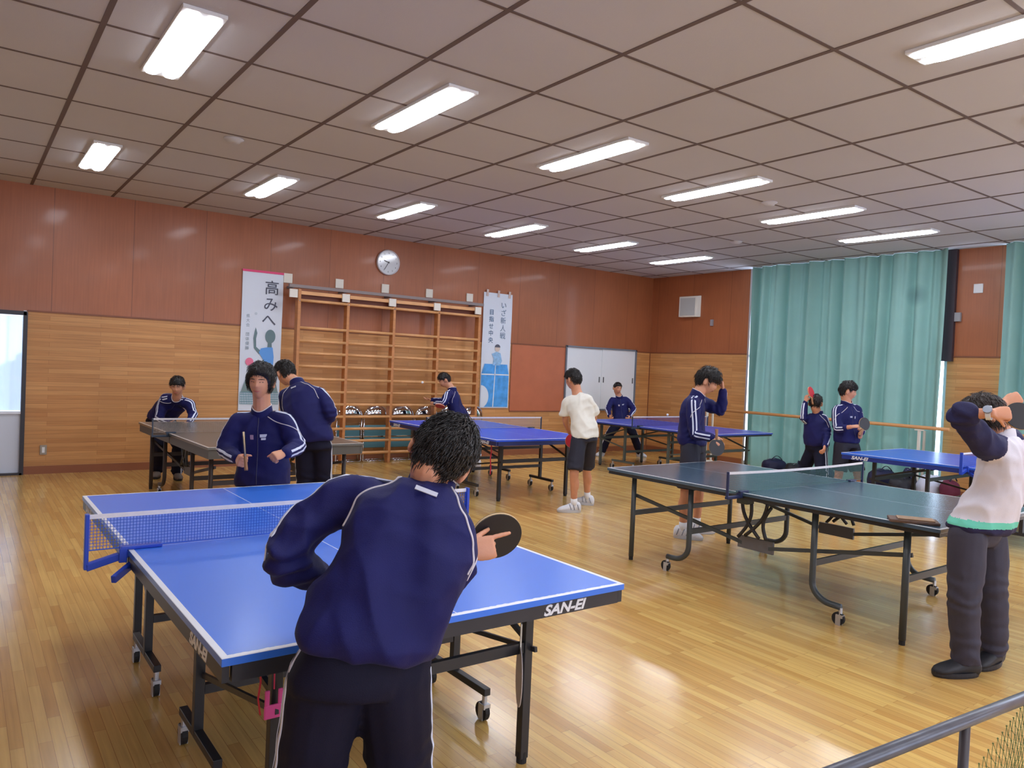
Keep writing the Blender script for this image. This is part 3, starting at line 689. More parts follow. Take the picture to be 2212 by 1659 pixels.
bag(1948, 1052, 0, .44, .32, .30, M_bbag, 'black bag seen under the bright blue table, middle of the pile', 5, x=10.75)
bag(1962, 1040, 0, .30, .2, .40, M_nbag, 'tall navy bag standing behind the black one under the bright blue table', 6, x=10.98)
bag(2010, 1060, 0, .40, .3, .36, M_wbag, 'white plastic bag beside the dark bags under the bright blue table', 7, name='plastic_bag', strap=False, x=10.9)
bag(2052, 1064, 0, .26, .22, .34, mat('maroon_cloth', (104,30,58), .7), 'maroon bag between the white plastic bag and the adult', 8, x=10.9)
bag(2184, 1090, 0, .5, .34, .36, M_nbag, 'navy bag on the floor to the right of the adult', 9, x=11.0)
bt = empty('water_bottle', (11.15, 5.36-.12, 0), 0, 'slim red bottle beside the barre stand, behind the white bag', 'bottle')
MB().rings([[(math.cos(2*PI*j/16)*r_, math.sin(2*PI*j/16)*r_, z) for j in range(16)] for r_, z in ((.034, 0), (.036, .02), (.036, .2), (.02, .25), (.018, .27))]).build('body', mat('red_plastic', (178,30,50), .35), bt, smooth=True)
MB().cyl((0,0,.27), (0,0,.30), .021, 14).build('cap', M_white, bt)

# things lying on or hanging from the tables
p = on_floor(1925, 1122, .765); q = on_floor(2036, 1133, .765); dv = (q-p); dv.z = 0; L_ = dv.length; dv.normalize()
bk = empty('racket_case', ((p.x+q.x)/2, (p.y+q.y)/2+.02, .7605), math.atan2(dv.y, dv.x), 'flat brown striped case lying on the green table next to the adult', 'case')
MB().box((0, 0, .009), (.27, .15, .018)).build('cover', mat('brown_case', (96,72,60), .6, var=.25, vscale=30), bk, bevel=.005); MB().box((.01, -.004, .022), (.20, .11, .008)).build('flap', mat('tan_case', (150,120,92), .6, var=.2, vscale=30), bk, bevel=.003)
tw = empty('hand_fan', T1.matrix_basis @ Vector((.470, -1.10, 0)), -.5, 'white round fan hanging from the right leg of the foreground table', 'fan')
m_ = MB(); m_.rings([[(x, math.cos(2*PI*j/28)*.085, .36+math.sin(2*PI*j/28)*.12) for j in range(28)] for x in (0, .003)]); m_.build('leaf', mat('fan_paper', (206,196,192), .6), tw)
MB().box((.002, 0, .52), (.006, .014, .10)).build('handle', M_cream, tw)
pk = empty('number_clip', T1.matrix_basis @ Vector((-.53, -1.135, .07)), .0, 'bright pink plastic tag hanging under the left end of the foreground table', 'tag')
k_ = MB(); k_.box((0, 0, .40), (.06, .008, .045)); k_.box((-.021, 0, .445), (.016, .008, .05)); k_.box((.021, 0, .445), (.016, .008, .05)); k_.build('plate', mat('hot_pink', (226,84,160), .5), pk, bevel=.004)
MB().tube([(0, .0, .47), (.002, .01, .56), (0, .02, .66)], .0025, 6).build('string', mat('pink_string', (200,50,90), .7), pk)
pr = empty('ribbon', T1.matrix_basis @ Vector((-.60, -1.20, 0)), .0, 'short red ribbon hanging under the left end of the foreground table', 'ribbon')
MB().tube([(0, 0, .69), (.004, .0, .60), (-.002, .0, .55), (.006, 0, .50)], .007, 6, flat=.3).build('band', mat('red_ribbon', (196,40,70), .7), pr)
pr = empty('ribbon', T3.matrix_basis @ Vector((-.66, -1.12, 0)), .0, 'long red ribbon hanging under the corner of the table behind the bending boy', 'ribbon')
MB().tube([(0, 0, .69), (.004, .0, .60), (-.006, .0, .52), (.006, 0, .40), (0, 0, .33)], .012, 6, flat=.3).build('band', mat('red_ribbon'), pr)

# ================================================================== PEOPLE
def ortho(a, t): return (a-t*a.dot(t)).normalized()
def catmull(P, R, seg):
    out = []; rr = []; n = len(P)
    for i in range(n-1):
        p0 = P[i-1] if i else P[0]*2-P[1]; p1, p2 = P[i], P[i+1]; p3 = P[i+2] if i+2 < n else P[-1]*2-P[-2]
        for k in range(seg):
            t = k/seg; out.append(.5*((2*p1)+(p2-p0)*t+(2*p0-5*p1+4*p2-p3)*t*t+(3*p1-p0-3*p2+p3)*t*t*t)); rr.append(R[i]+(R[i+1]-R[i])*t)
    out.append(P[-1]); rr.append(R[-1]); return out, rr
def rlimb(mb, P, R, seg=5, n=14, dome=True):
    P = [Vector(p) for p in P]
    # soften the bend: points either side of each inner joint
    Q = [P[0]]; RR = [R[0]]
    for i in range(1, len(P)-1):
        a = (P[i-1]-P[i]); b = (P[i+1]-P[i]); la, lb = a.length, b.length; k = .16
        Q += [P[i]+a*k, P[i]+b*k]; RR += [R[i]+(R[i-1]-R[i])*k, R[i]+(R[i+1]-R[i])*k]
    Q.append(P[-1]); RR.append(R[-1])
    pts, rr = catmull(Q, RR, seg); mb.tube(pts, rr, n, dome=dome); return pts
def remeshed(mb, name, ms, parent, voxel, smooth=4, disp=None, sub=None, fac=.5):
    me = mb.mesh(name, ms); b = bmesh.new(); b.from_mesh(me); bmesh.ops.recalc_face_normals(b, faces=b.faces); b.to_mesh(me); b.free()
    o = bpy.data.objects.new(name, me); COL.objects.link(o)
    rm = o.modifiers.new('r', 'REMESH'); rm.mode = 'VOXEL'; rm.voxel_size = voxel; rm.use_smooth_shade = True
    sm = o.modifiers.new('s', 'SMOOTH'); sm.factor = fac; sm.iterations = smooth
    bpy.context.view_layer.update(); dg = bpy.context.evaluated_depsgraph_get()
    m2 = bpy.data.meshes.new_from_object(o.evaluated_get(dg)); bpy.data.objects.remove(o); bpy.data.meshes.remove(me)
    m2.name = name; m2.materials.clear()
    for m in (ms if isinstance(ms, (list, tuple)) else [ms]): m2.materials.append(m)
    if disp:
        nv = len(m2.vertices); co = [0.]*(nv*3); no = [0.]*(nv*3); m2.vertices.foreach_get('co', co); m2.vertices.foreach_get('normal', no)
        for i in range(nv):
            k = 3*i; a = disp(Vector(co[k:k+3])); co[k] += no[k]*a; co[k+1] += no[k+1]*a; co[k+2] += no[k+2]*a
        m2.vertices.foreach_set('co', co); m2.update()
    for p in m2.polygons: p.use_smooth = True
    o = bpy.data.objects.new(name, m2); COL.objects.link(o); o.parent = parent
    return o
def bvh(o):
    me = o.data; return BVHTree.FromPolygons([v.co.copy() for v in me.vertices], [tuple(p.vertices) for p in me.polygons])
def ribbon(tree, cs, ds, ws, m, name, parent, off=.0025, lat=0., th=.0015, steps=None, ts=None):
    # strip lying on the cloth: from each inner point c look outward along d and take the surface
    rows = []
    for i, (c, d, w) in enumerate(zip(cs, ds, ws)):
        t = ts[i] if ts else (cs[min(i+1, len(cs)-1)]-cs[max(i-1, 0)]).normalized()
        d = ortho(d, t) if not ts or True else d; s = t.cross(d).normalized(); row = []
        for q in (-1, 0, 1):
            a = c+s*(lat+q*w/2); h = tree.ray_cast(a, d, .6); 
            if h[0] is None: row = None; break
            row.append(h[0]+d*off)
        if row: rows.append((row, d))
        else: rows.append(None)
    mb = MB(); run = []
    def flush():
        if len(run) > 1:
            rs = []
            for row, d in run: rs.append([row[0], row[1], row[2], row[2]-d*(th+off), row[1]-d*(th+off), row[0]-d*(th+off)])
            mb.rings(rs)
    for x in rows:
        if x is None or (run and (x[0][1]-run[-1][0][1]).length > .09): flush(); run = []
        if x is not None: run.append(x)
    flush()
    if mb.f: return mb.build(name, m, parent, smooth=False)

M_skin = mat('skin', (208,148,116), .5, bump=.05, bscale=200, var=.04, vscale=20)
M_skin.node_tree.nodes['Principled BSDF'].inputs['Subsurface Weight'].default_value = .12
M_skin.node_tree.nodes['Principled BSDF'].inputs['Subsurface Scale'].default_value = .02
M_hair = mat('dark_hair', (30,25,24), .42, bump=.3, bscale=160, var=.3, vscale=60, spec=.5)
M_hairb = mat('brown_black_hair', (46,34,30), .45, bump=.3, bscale=160, var=.3, vscale=60)
M_navy = mat('navy_tracksuit', (18,20,82), .7, bump=.22, bscale=420, sheen=.03, spec=.3, var=.08, vscale=8)
M_navyd = mat('navy_track_trousers', (13,13,38), .75, bump=.2, bscale=420, spec=.25, var=.06, vscale=8)
M_short = mat('black_shorts', (26,26,44), .7, bump=.2, bscale=300)
M_stripe = mat('white_stripe', (216,222,240), .6); M_pipe = mat('pale_piping', (206,200,206), .6)
M_tee = mat('white_tshirt', (226,224,214), .75, bump=.15, bscale=300)
M_shoe = mat('white_shoe', (220,222,228), .5, var=.08, vscale=40); M_sole = mat('shoe_sole', (196,198,204), .6); M_sock = mat('white_sock', (232,232,234), .8, bump=.2, bscale=400)
M_dshoe = mat('black_shoe', (26,26,32), .55); M_gshoe = mat('grey_brown_shoe', (112,98,88), .6)
M_eye = mat('dark_eye', (24,18,18), .3); M_lip = mat('lips', (186,102,92), .5); M_brow = mat('eyebrow_hair', (40,30,28), .7)

def head_pt(x, y, z):
    # x side, y face, z up: unit direction -> point on the head in metres
    rx, ry, rz = .074, .094, .114
    p = Vector((x*rx, y*ry, z*rz))
    if z < 0:
        k = -z; p.x *= 1-.36*k**1.6; 
        if y > 0: p.y *= 1+.02*k; 
        else: p.y *= 1-.55*k**1.3; p.y += .010*k
        if y > -.1: p.y += .004*k
    else:
        p.x *= 1+.03*math.sin(z*PI); p.y *= 1+.02*math.sin(z*PI)
        if y < 0: p.y *= 1.04
    if y > 0:
        g = lambda cx, cz, sx, sz: math.exp(-((p.x-cx)/sx)**2-((p.z-cz)/sz)**2)
        p.y += .015*g(0, -.022, .011, .014)+.007*g(0, -.002, .007, .022)+.003*g(.013, -.028, .008, .007)+.003*g(-.013, -.028, .008, .007)
        p.y -= .007*g(.031, .006, .016, .010)+.007*g(-.031, .006, .016, .010)
        p.y += .003*g(0, .026, .05, .010)+.005*g(0, -.058, .020, .008)-.004*g(0, -.076, .02, .007)+.006*g(0, -.098, .018, .014)
        p.y += .003*(g(.04, -.03, .018, .018)+g(-.04, -.03, .018, .018))
    return p
def person(label, J, S=1., top='jacket', bottom='trousers', hair='short', face=None, up=None, sleeves='long', vox=.011, hvox=None, shoes='white', strands=260, hands=(None, None),
           cuffL=None, cuffR=None, stripes=True, hem=None, fringe=.42, hairv=.02, skin_vox=None, topm=None, legm=None, folds=1., bulk=1., lb=1., outL=None, outR=None, piping=True, spine_back=.03, expr=True, hemfac=1., group=None, push=1., hemt=-.03):
    nm = {}
    for k_, v_ in J.items():
        if not k_.startswith('toe') and push != 1.:
            z_ = v_.z; v_ = EYE+(v_-EYE)*push
            if k_[:2] in ('kn', 'an'): v_.z = z_
        nm[k_] = v_
    S *= push
    pel = nm['pel']; nk = nm['neck']; hd = nm['head']; shL, shR = nm['shL'], nm['shR']
    base = Vector(((nm['anL'].x+nm['anR'].x)/2, (nm['anL'].y+nm['anR'].y)/2, 0))
    root = empty('person', base, 0, label, 'person', group)
    J = {k: (v-base if not k.startswith('toe') else v) for k, v in nm.items()}
    pel, nk, hd, shL, shR = J['pel'], J['neck'], J['head'], J['shL'], J['shR']
    shax = (shR-shL).normalized(); hpax = (J['hipR']-J['hipL']).normalized()
    upv = (nk-pel).normalized(); fwd = upv.cross((shax+hpax).normalized()).normalized()
    mid = (pel+nk)/2-fwd*spine_back*S
    def spine(t):
        if t < 0: return pel+(mid-pel)*2*t*.9
        if t > 1: return nk+(nk-mid).normalized()*(t-1)*(nk-pel).length
        return pel*(1-t)**2+(mid*2-(pel+nk)/2)*2*t*(1-t)+nk*t*t
    def sframe(t):
        a = spine(max(0, t-.03)); b = spine(t+.03 if t < .97 else 1.); u = (spine(t+.03)-spine(t-.03)).normalized()
        u = (u+(Vector((0,0,1))-u)*max(0, .75-max(0, t)*2.6)).normalized(); s = hpax.lerp(shax, max(0, min(1, t*1.15))); s = ortho(s, u); return s, u, u.cross(s)
    def torso(mb, prof, p=2.3, n=26, bk=1.):
        rs = []
        for t, hw, hdp, fo in prof:
            s, u, f = sframe(t); c = spine(t)+f*fo*S; row = []
            for j in range(n):
                a = 2*PI*j/n; ca, sa = math.cos(a), math.sin(a)
                row.append(c+s*(math.copysign(abs(ca)**(2/p), ca)*hw*S*bk)+f*(math.copysign(abs(sa)**(2/p), sa)*hdp*S*bk))
            rs.append(row)
        mb.rings(rs)
    # ---- head frame
    fd = face.normalized() if face else fwd
    hu = ortho(up if up else (hd-nk).normalized()*.5+Vector((0,0,1))*.5, fd); hs = fd.cross(hu)
    HM = Matrix((hs, fd, hu)).transposed()
    hS = .98*S if S < .93 else S*.96
    def hp(v): return hd+HM@(Vector(v)*hS)
    # ---- body: one continuous surface
    B = MB(); n = 40; rs = []
    for i in range(1, 26):
        t = PI*i/26; z = -math.cos(t); row = []
        for j in range(n):
            a = 2*PI*j/n; row.append(hp(head_pt(math.sin(t)*math.cos(a), math.sin(t)*math.sin(a), z)))
        rs.append(row)
    B.rings(rs)
    for s in (-1, 1):
        R_ = HM @ Matrix.Rotation(s*.35, 3, 'Z') @ Matrix.Rotation(-.15, 3, 'X')
        B.ball(hp((s*.087, -.012, -.004)), Vector((.0105, .024, .037))*hS, 14, 10, R_); B.ball(hp((s*.081, -.004, -.024)), Vector((.009, .011, .012))*hS, 10, 8, HM)
    nb = hp((0, -.025, -.05)); rlimb(B, [spine(.93), nk+(nb-nk)*.35, nb], [.068*S, .058*S, .060*S])
    torso(B, [(-.08,.12,.08,0),(.0,.13,.085,0),(.12,.128,.084,0),(.35,.12,.08,0),(.6,.135,.09,0),(.8,.14,.085,0),(.92,.10,.06,0),(.98,.06,.05,0)])
    for sd in 'LR':
        sh, el, wr = J['sh'+sd], J['el'+sd], J['wr'+sd]
        inn = spine(.86); rlimb(B, [inn+(sh-inn)*.4, sh, el, wr], [.055*S, .05*S, .037*S, .026*S])
        hp_, kn, an = J['hip'+sd], J['kn'+sd], J['an'+sd]
        rlimb(B, [hp_, hp_+(kn-hp_)*.1, kn, an], [.066*S, .070*S, .052*S, .034*S]); 
        # calf
        cf = kn+(an-kn)*.32; kd = (an-kn).normalized(); bk_ = ortho(-(J['toe'+sd]) , kd); B.ball(cf+bk_*.018*S, Vector((.045, .045, .095))*S, 12, 8, Matrix((ortho(hpax, kd), kd.cross(ortho(hpax, kd)), kd)).transposed())
        # ---- hand
        spec = hands[0 if sd == 'L' else 1] or {}
        d = spec.get('dir', (wr-el).normalized()).normalized(); bkv = spec.get('back', None)
        if bkv is None: bkv = shax*(-1 if sd == 'L' else 1)
        bkv = ortho(bkv, d); th = d.cross(bkv)*(1 if sd == 'L' else -1)
        th = spec.get('thumbside', th); curl = spec.get('curl', [.5, .55, .6, .65]); spread = spec.get('spread', .06)
        hs_ = S*.98; P0 = wr+d*.01
        rs = []
        for t, w_, d_ in ((-.02,.022,.018),(.01,.027,.017),(.035,.036,.016),(.06,.040,.015),(.082,.039,.0135),(.09,.034,.011)):
            rs.append([P0+d*t*hs_+th*math.cos(2*PI*j/14)*w_*hs_+bkv*math.sin(2*PI*j/14)*d_*hs_ for j in range(14)])
        B.rings(rs)
        fr = max(.0082*hs_, (hvox or vox)*1.0)
        for q, (ox, L_) in enumerate(((.028,.070),(.0095,.078),(-.0095,.072),(-.028,.058))):
            c = curl[q] if isinstance(curl[q], (tuple, list)) else (curl[q],)*3
            p = P0+(d*.078+th*ox)*hs_; dd = (d+th*ox/.028*spread).normalized(); pts = [p-dd*.01, p]; ang = 0
            for seg in range(3):
                ang += c[seg]; v = dd*math.cos(ang)-bkv*math.sin(ang); p = p+v*L_*hs_*(.44, .31, .25)[seg]; pts.append(p)
            Pc, Rc = catmull(pts, [fr*1.05, fr*1.05, fr, fr*.95, fr*.82], 3); B.tube(Pc, Rc, 8, dome=True)
        ta = spec.get('thumb', (.6, .45)); p = P0+(d*.012+th*.024)*hs_; v1 = (d*math.cos(ta[0])+th*math.sin(ta[0])-bkv*ta[1]*.6).normalized(); v2 = (v1+d*.35-bkv*ta[1]).normalized()
        Pc, Rc = catmull([p-v1*.01, p, p+v1*.038*hs_, p+(v1*.038+v2*.03)*hs_, p+(v1*.038+v2*.055)*hs_], [fr*1.3, fr*1.35, fr*1.2, fr*1.1, fr*.9], 3); B.tube(Pc, Rc, 8, dome=True)
    remeshed(B, 'body', M_skin, root, hvox or vox*.62, 2)
    # ---- face
    fs = 1+max(0, (hd+base-EYE).dot(CF)-5)*.07
    if expr:
        for s in (-1, 1):
            e = MB(); rs = []
            for k in range(7):
                t = -1+2*k/6; w_ = .0042*fs*math.sqrt(max(.02, 1-t*t)); c = Vector((s*.031+t*.0135, .0, .006-.0015*t*t+.0012*t*s))
                q = head_pt(c.x/.074, math.sqrt(max(0, 1-(c.x/.074)**2-(c.z/.114)**2)), c.z/.114); c = Vector((c.x, q.y+.001, c.z))
                rs.append([hp(c+Vector((0, .0018*math.sin(2*PI*j/8), w_*math.cos(2*PI*j/8)))) for j in range(8)])
            e.rings(rs).build('eye', M_eye, root, smooth=True)
            e = MB(); rs = []
            for k in range(7):
                t = -1+2*k/6; x = s*.031+t*.019; z = .026-.003*t*t+.002*s*(-t)*0; q = head_pt(x/.074, math.sqrt(max(0, 1-(x/.074)**2-(z/.114)**2)), z/.114)
                w_ = .0032*fs*(1-.5*abs(t)); rs.append([hp(Vector((x, q.y+.0008+.002*math.sin(2*PI*j/8), z+w_*math.cos(2*PI*j/8)))) for j in range(8)])
            e.rings(rs).build('eyebrow', M_brow, root, smooth=True)
        e = MB(); rs = []
        for k in range(9):
            t = -1+2*k/8; x = t*.024; z = -.060+.004*t*t; q = head_pt(x/.074, math.sqrt(max(0, 1-(x/.074)**2-(z/.114)**2)), z/.114)
            w_ = .0052*fs*(1-.75*t*t); rs.append([hp(Vector((x, q.y+.0005+.002*math.sin(2*PI*j/8), z+w_*math.cos(2*PI*j/8)))) for j in range(8)])
        e.rings(rs).build('mouth', M_lip, root, smooth=True)
    # ---- hair
    rnd = random.Random(hash(label) % 1000 if False else len(label)*7+int(abs(hd.x)*100))
    def region(x, y, z):
        az = math.atan2(abs(x), y)/PI     # 0 front, .5 side, 1 back
        pts = ((0, fringe), (.2, fringe-.05), (.34, fringe*.5+.05), (.42, .0), (.46, .12), (.49, .34), (.59, .34), (.64, -.16), (.8, -.66), (1, -.78))
        if hair == 'crop': pts = ((0, .44), (.25, .40), (.38, .2), (.45, .02), (.52, .02), (.58, .05), (.66, -.2), (.8, -.6), (1, -.7))
        if hair == 'mid': pts = ((0, fringe), (.2, fringe-.08), (.30, .22), (.37, -.2), (.44, -.42), (.6, -.5), (.8, -.64), (1, -.7))
        if hair == 'long': pts = ((0, fringe), (.2, fringe-.1), (.33, .1), (.40, -.35), (.5, -.5), (.6, -.6), (.7, -.75), (.85, -.85), (1, -.9))
        for (a, za), (b, zb) in zip(pts, pts[1:]):
            if az <= b: lim = za+(zb-za)*(az-a)/(b-a); break
        else: lim = pts[-1][1]
        return z-lim
    hv = hairv*S
    def hsurf(x, y, z, extra=0.):
        q = region(x, y, z); w_ = max(0, min(1, (q+.10)/.22)); p = head_pt(x, y if y < 0 else y, z)
        if y > 0: p = Vector((x*.074, y*.094, z*.114)) if z > 0 else head_pt(x, y, z)
        nn = Vector((x/.074, y/.094, z/.114)).normalized()
        lump = noise.noise(Vector((x*3.1, y*3.1, z*3.1+hd.x)))*.35+noise.noise(Vector((x*9, y*9, z*9)))*.18
        return p+nn*(((hv*(.55+.65*max(0, z))*(1+lump))+.002+extra)*w_-.012*(1-w_)), q, nn
    Hm = MB(); rs = []
    for i in range(1, 40):
        t = PI*i/40; z = -math.cos(t); row = []
        for j in range(60):
            a = 2*PI*j/60; row.append(hp(hsurf(math.sin(t)*math.cos(a), math.sin(t)*math.sin(a), z)[0]))
        rs.append(row)
    Hm.rings(rs)
    cnt = 0; crown = Vector((.12, -.45, .9)).normalized()
    sw = .0016 if strands > 900 else (.0026 if strands > 350 else .0036)
    while cnt < strands:
        v = Vector((rnd.gauss(0, 1), rnd.gauss(0, 1), rnd.gauss(0, 1))).normalized()
        p, q, nn = hsurf(v.x, v.y, v.z)
        if q < -.03: continue
        cnt += 1
        down = (v-crown); fl = ortho(down+Vector((rnd.gauss(0, .22), rnd.gauss(0, .22), rnd.gauss(0, .15)-.15)), nn)
        L_ = rnd.uniform(.018, .042)*(1.25 if hair in ('shaggy', 'long') else 1)*(.55 if hair == 'crop' else 1); lift = rnd.uniform(.0, .010)*(1.8 if hair == 'shaggy' else 1)*(.4 if q < .15 else 1); L_ *= .55 if (v.y > .25 and q < .3) else 1
        side = fl.cross(nn); pts = [p-nn*.004, p+fl*L_*.35+nn*(lift*.7+.002), p+fl*L_*.75+nn*(lift*.8), p+fl*L_-nn*.004*rnd.uniform(0, 2)+nn*lift*.5]
        ws = [sw*1.2, sw*1.3, sw*.8, sw*.12]
        Hm.rings([[hp(pt+side*w_*math.cos(2*PI*j/3)+nn*w_*.6*math.sin(2*PI*j/3)) for j in range(3)] for pt, w_ in zip(pts, ws)])
    Hm.build('hair', M_hairb if hair == 'long' else M_hair, root, smooth=True, fix=False)
    # ---- top
    el_noise = []
    def fold(co):
        r_ = co-pel; sx_, fy_, uz_ = r_.dot(shax), r_.dot(fwd), r_.dot(upv)
        a = noise.noise(co*6+Vector((3, 1, 8)))*.009-abs(noise.noise(Vector((sx_*9+uz_*3, fy_*7, uz_*2.4+5))))*.020-abs(noise.noise(Vector((sx_*5-uz_*5, fy_*9, uz_*7+2))))*.010+.005+noise.noise(co*19)*.002
        for sd in 'LR':
            for jn, ax in (('el', (J['wr'+sd]-J['sh'+sd])),):
                dv = co-J[jn+sd]; dd = dv.length
                if dd < .16*S: a += .0065*math.sin(dv.dot(ax.normalized())*120+noise.noise(co*12)*3)*math.exp(-(dd/(.085*S))**2)
        return a*folds*S
    if top in ('jacket', 'sweat'):
        T = MB(); k = bulk
        prof = [(-.135,.154,.114,0),(-.13,.168,.122,0),(-.07,.180,.130,.0),(.05,.180,.130,0),(.2,.174,.124,0),(.4,.166,.118,0),(.6,.172,.118,0),(.76,.176,.114,0),(.86,.152,.098,0),(.93,.118,.084,0),(.985,.082,.074,0)]
        prof = [(t if t > .4 else hemt+(t+.135)/.535*(.4-hemt), a, b2, c) for t, a, b2, c in prof]
        torso(T, [(t, a*k*(hemfac if t < .1 else 1), b2*k, c) for t, a, b2, c in prof])
        arms = {}
        for sd, cuff in (('L', cuffL), ('R', cuffR)):
            sh, el, wr = J['sh'+sd], J['el'+sd], J['wr'+sd]; e = 1.0 if cuff is None else cuff
            end = el+(wr-el)*e; inn = spine(.90)
            pts = rlimb(T, [inn+(sh-inn)*.45, sh, el, end], [.068*S*k, .068*S*k, .061*S*k, .041*S*k if e > .8 else .054*S*k]); arms[sd] = pts
        jk = remeshed(T, 'jacket' if top == 'jacket' else 'sweatshirt', topm or M_navy, root, vox, 5, fold)
        tree = bvh(jk)
        # stand-up collar
        cdir = (nb-nk).normalized(); cdir = (upv*.65+cdir*.35).normalized(); C = MB(); n2 = 26; sx = ortho(shax, cdir); fy = cdir.cross(sx)
        cs0 = spine(.955)
        rs = [[cs0+cdir*(.055*(h_ if h_ < .5 else .35+(h_-.35)*(1-.75*max(0, math.sin(2*PI*j/n2))**2+.3*max(0, -math.sin(2*PI*j/n2)))))*S+sx*math.cos(2*PI*j/n2)*r_*S+fy*math.sin(2*PI*j/n2)*(r_+.002)*S+fy*.008*S*h_ for j in range(n2)] for h_, r_ in ((-.3,.074),(.3,.073),(.8,.070),(1.25,.067),(1.25,.060),(.2,.063))]
        C.rings(rs, cap=False, closed=False).build('collar', topm or M_navy, jk, smooth=True)
        zp = []
        for i in range(14):
            t = hemt+.02+(.93-hemt)*i/13; h_ = tree.ray_cast(spine(t), sframe(t)[2], .5)
            if h_[0] is not None: zp.append(h_[0]+fwd*.0008)
        if len(zp) > 3 and top == 'jacket': MB().tube(catmull(zp, [1]*len(zp), 3)[0], .0026*S, 6).build('zip', mat('dark_zip', (60,62,92), .5), jk, smooth=True)
        if stripes:
            tr = MB(); tr.tube([rs[3][j]*.5+rs[4][j]*.5 for j in range(n2)]+[rs[3][0]*.5+rs[4][0]*.5], .0042*S, 6); tr.build('collar_trim', M_pipe, jk, smooth=True)
            for sd in 'LR':
                sg = -1 if sd == 'L' else 1; sh, el, wr = J['sh'+sd], J['el'+sd], J['wr'+sd]; ov = outL if sd == 'L' else outR
                e = (cuffL if sd == 'L' else cuffR) or 1.; pts = [spine(.93)+(sh-spine(.93))*.25, spine(.93)+(sh-spine(.93))*.6, sh]
                latv = (shax*sg)
                o_sh = ((latv+upv*.9).normalized()); o_el = ov[0] if ov else ortho(latv+(-fwd)*.15, (el-sh).normalized()); o_wr = ov[1] if ov else ortho(latv-fwd*.1, (wr-el).normalized())
                ds = [(upv+latv*.1).normalized(), (upv+latv*.3).normalized(), o_sh]
                N_ = 14
                for i in range(1, N_+1): t = i/N_; pts.append(sh+(el-sh)*t); ds.append(o_sh.lerp(o_el, min(1, t*1.6)).normalized())
                for i in range(1, N_+1): t = i/N_*e; pts.append(el+(wr-el)*t*.97); ds.append(o_el.lerp(o_wr, t).normalized())
                # average the points at the elbow bend
                ps = [p.copy() for p in pts]
                for _ in range(3):
                    for i in range(1, len(ps)-1): ps[i] = (ps[i-1]+ps[i]*2+ps[i+1])/4
                for lt in (-.016, .016): ribbon(tree, ps, ds, [.014*S]*len(ps), M_stripe, 'stripe', jk, lat=lt*S)
        if piping:
            for sg in (-1, 1):
                for side in (-1, 1):      # front and back raglan seam
                    cs, ds = [], []
                    for i in range(16):
                        t = i/15; ts_ = .97-.37*t; s, u, f = sframe(ts_); a = (.62+.0*t)*(1-t)+.42*t+.10*math.sin(PI*t); ang = PI/2-a*0
                        lam = .50+.42*math.sin(t*PI/2)
                        cs.append(spine(ts_)); ds.append((s*sg*lam+f*side*(1.08-lam)).normalized())
                    rows = []
                    P_ = MB(); pp = []
                    for c_, d_ in zip(cs, ds):
                        h_ = tree.ray_cast(c_, d_, .5)
                        if h_[0] is not None and (not pp or (h_[0]-pp[-1]).length < .08): pp.append(h_[0]+d_*.0012)
                    if len(pp) > 3: P_.tube(catmull(pp, [1]*len(pp), 3)[0], .0033*S, 6).build('piping', M_pipe, jk, smooth=True)
        info = (jk, tree)
    elif top == 'tee':
        T = MB(); torso(T, [(-.10,.184,.136,0),(-.02,.182,.134,0),(.2,.166,.120,0),(.4,.150,.108,0),(.6,.156,.108,0),(.78,.158,.104,0),(.88,.132,.088,0),(.94,.095,.072,0),(.98,.066,.062,0)])
        for sd in 'LR':
            sh, el = J['sh'+sd], J['el'+sd]; inn = spine(.90); rlimb(T, [inn+(sh-inn)*.45, sh, sh+(el-sh)*.35, sh+(el-sh)*.72], [.062*S, .064*S, .070*S, .080*S], dome=False)
        jk = remeshed(T, 'tshirt', M_tee, root, vox, 4, lambda c: fold(c)*1.2); info = (jk, bvh(jk))
    # ---- trousers / shorts
    T = MB(); torso(T, [(-.20,.15,.108,0),(-.12,.162,.116,0),(0,.158,.114,0),(.12,.15,.108,0),(.17,.142,.102,0)])
    for sd in 'LR':
        h_, kn, an = J['hip'+sd], J['kn'+sd], J['an'+sd]
        if bottom == 'shorts': rlimb(T, [h_+upv*.07, h_, h_+(kn-h_)*.5, h_+(kn-h_)*.92], [.080*S, .098*S, .096*S, .098*S], dome=False)
        else: rlimb(T, [h_+upv*.07, h_, h_+(kn-h_)*.5, kn, kn+(an-kn)*.5, an-Vector((0, 0, .01))], [.080*S*lb, .098*S*lb, .094*S*lb, .085*S*lb, .078*S*lb, .074*S], dome=False)
    def pf(co):
        a = noise.noise(co*6+Vector((9, 2, 1)))*.007-abs(noise.noise(Vector((co.x*9, co.y*9, co.z*3+2))))*.008
        for sd in 'LR':
            for jn, rg in (('kn', .12), ('an', .16)):
                dv = co-J[jn+sd]; a += .006*math.sin(co.z*75+noise.noise(co*9)*4)*math.exp(-(dv.length/rg)**2)
        return a*S
    tro = remeshed(T, 'shorts' if bottom == 'shorts' else 'trousers', legm or (M_short if bottom == 'shorts' else M_navyd), root, vox*1.1, 5, pf)
    if bottom == 'trousers' and stripes:
        tt = bvh(tro)
        for sd in 'LR':
            sg = -1 if sd == 'L' else 1; h_, kn, an = J['hip'+sd], J['kn'+sd], J['an'+sd]; pts = [pel+(h_-pel)*.5+upv*.05]; 
            for i in range(12): pts.append(h_+(kn-h_)*i/12)
            for i in range(13): pts.append(kn+(an-kn)*i/12*.97)
            for _ in range(3):
                for i in range(1, len(pts)-1): pts[i] = (pts[i-1]+pts[i]*2+pts[i+1])/4
            for lt in (-.018, .018): ribbon(tt, pts, [hpax*sg]*len(pts), [.015*S]*len(pts), M_stripe, 'stripe', tro, lat=lt*S)
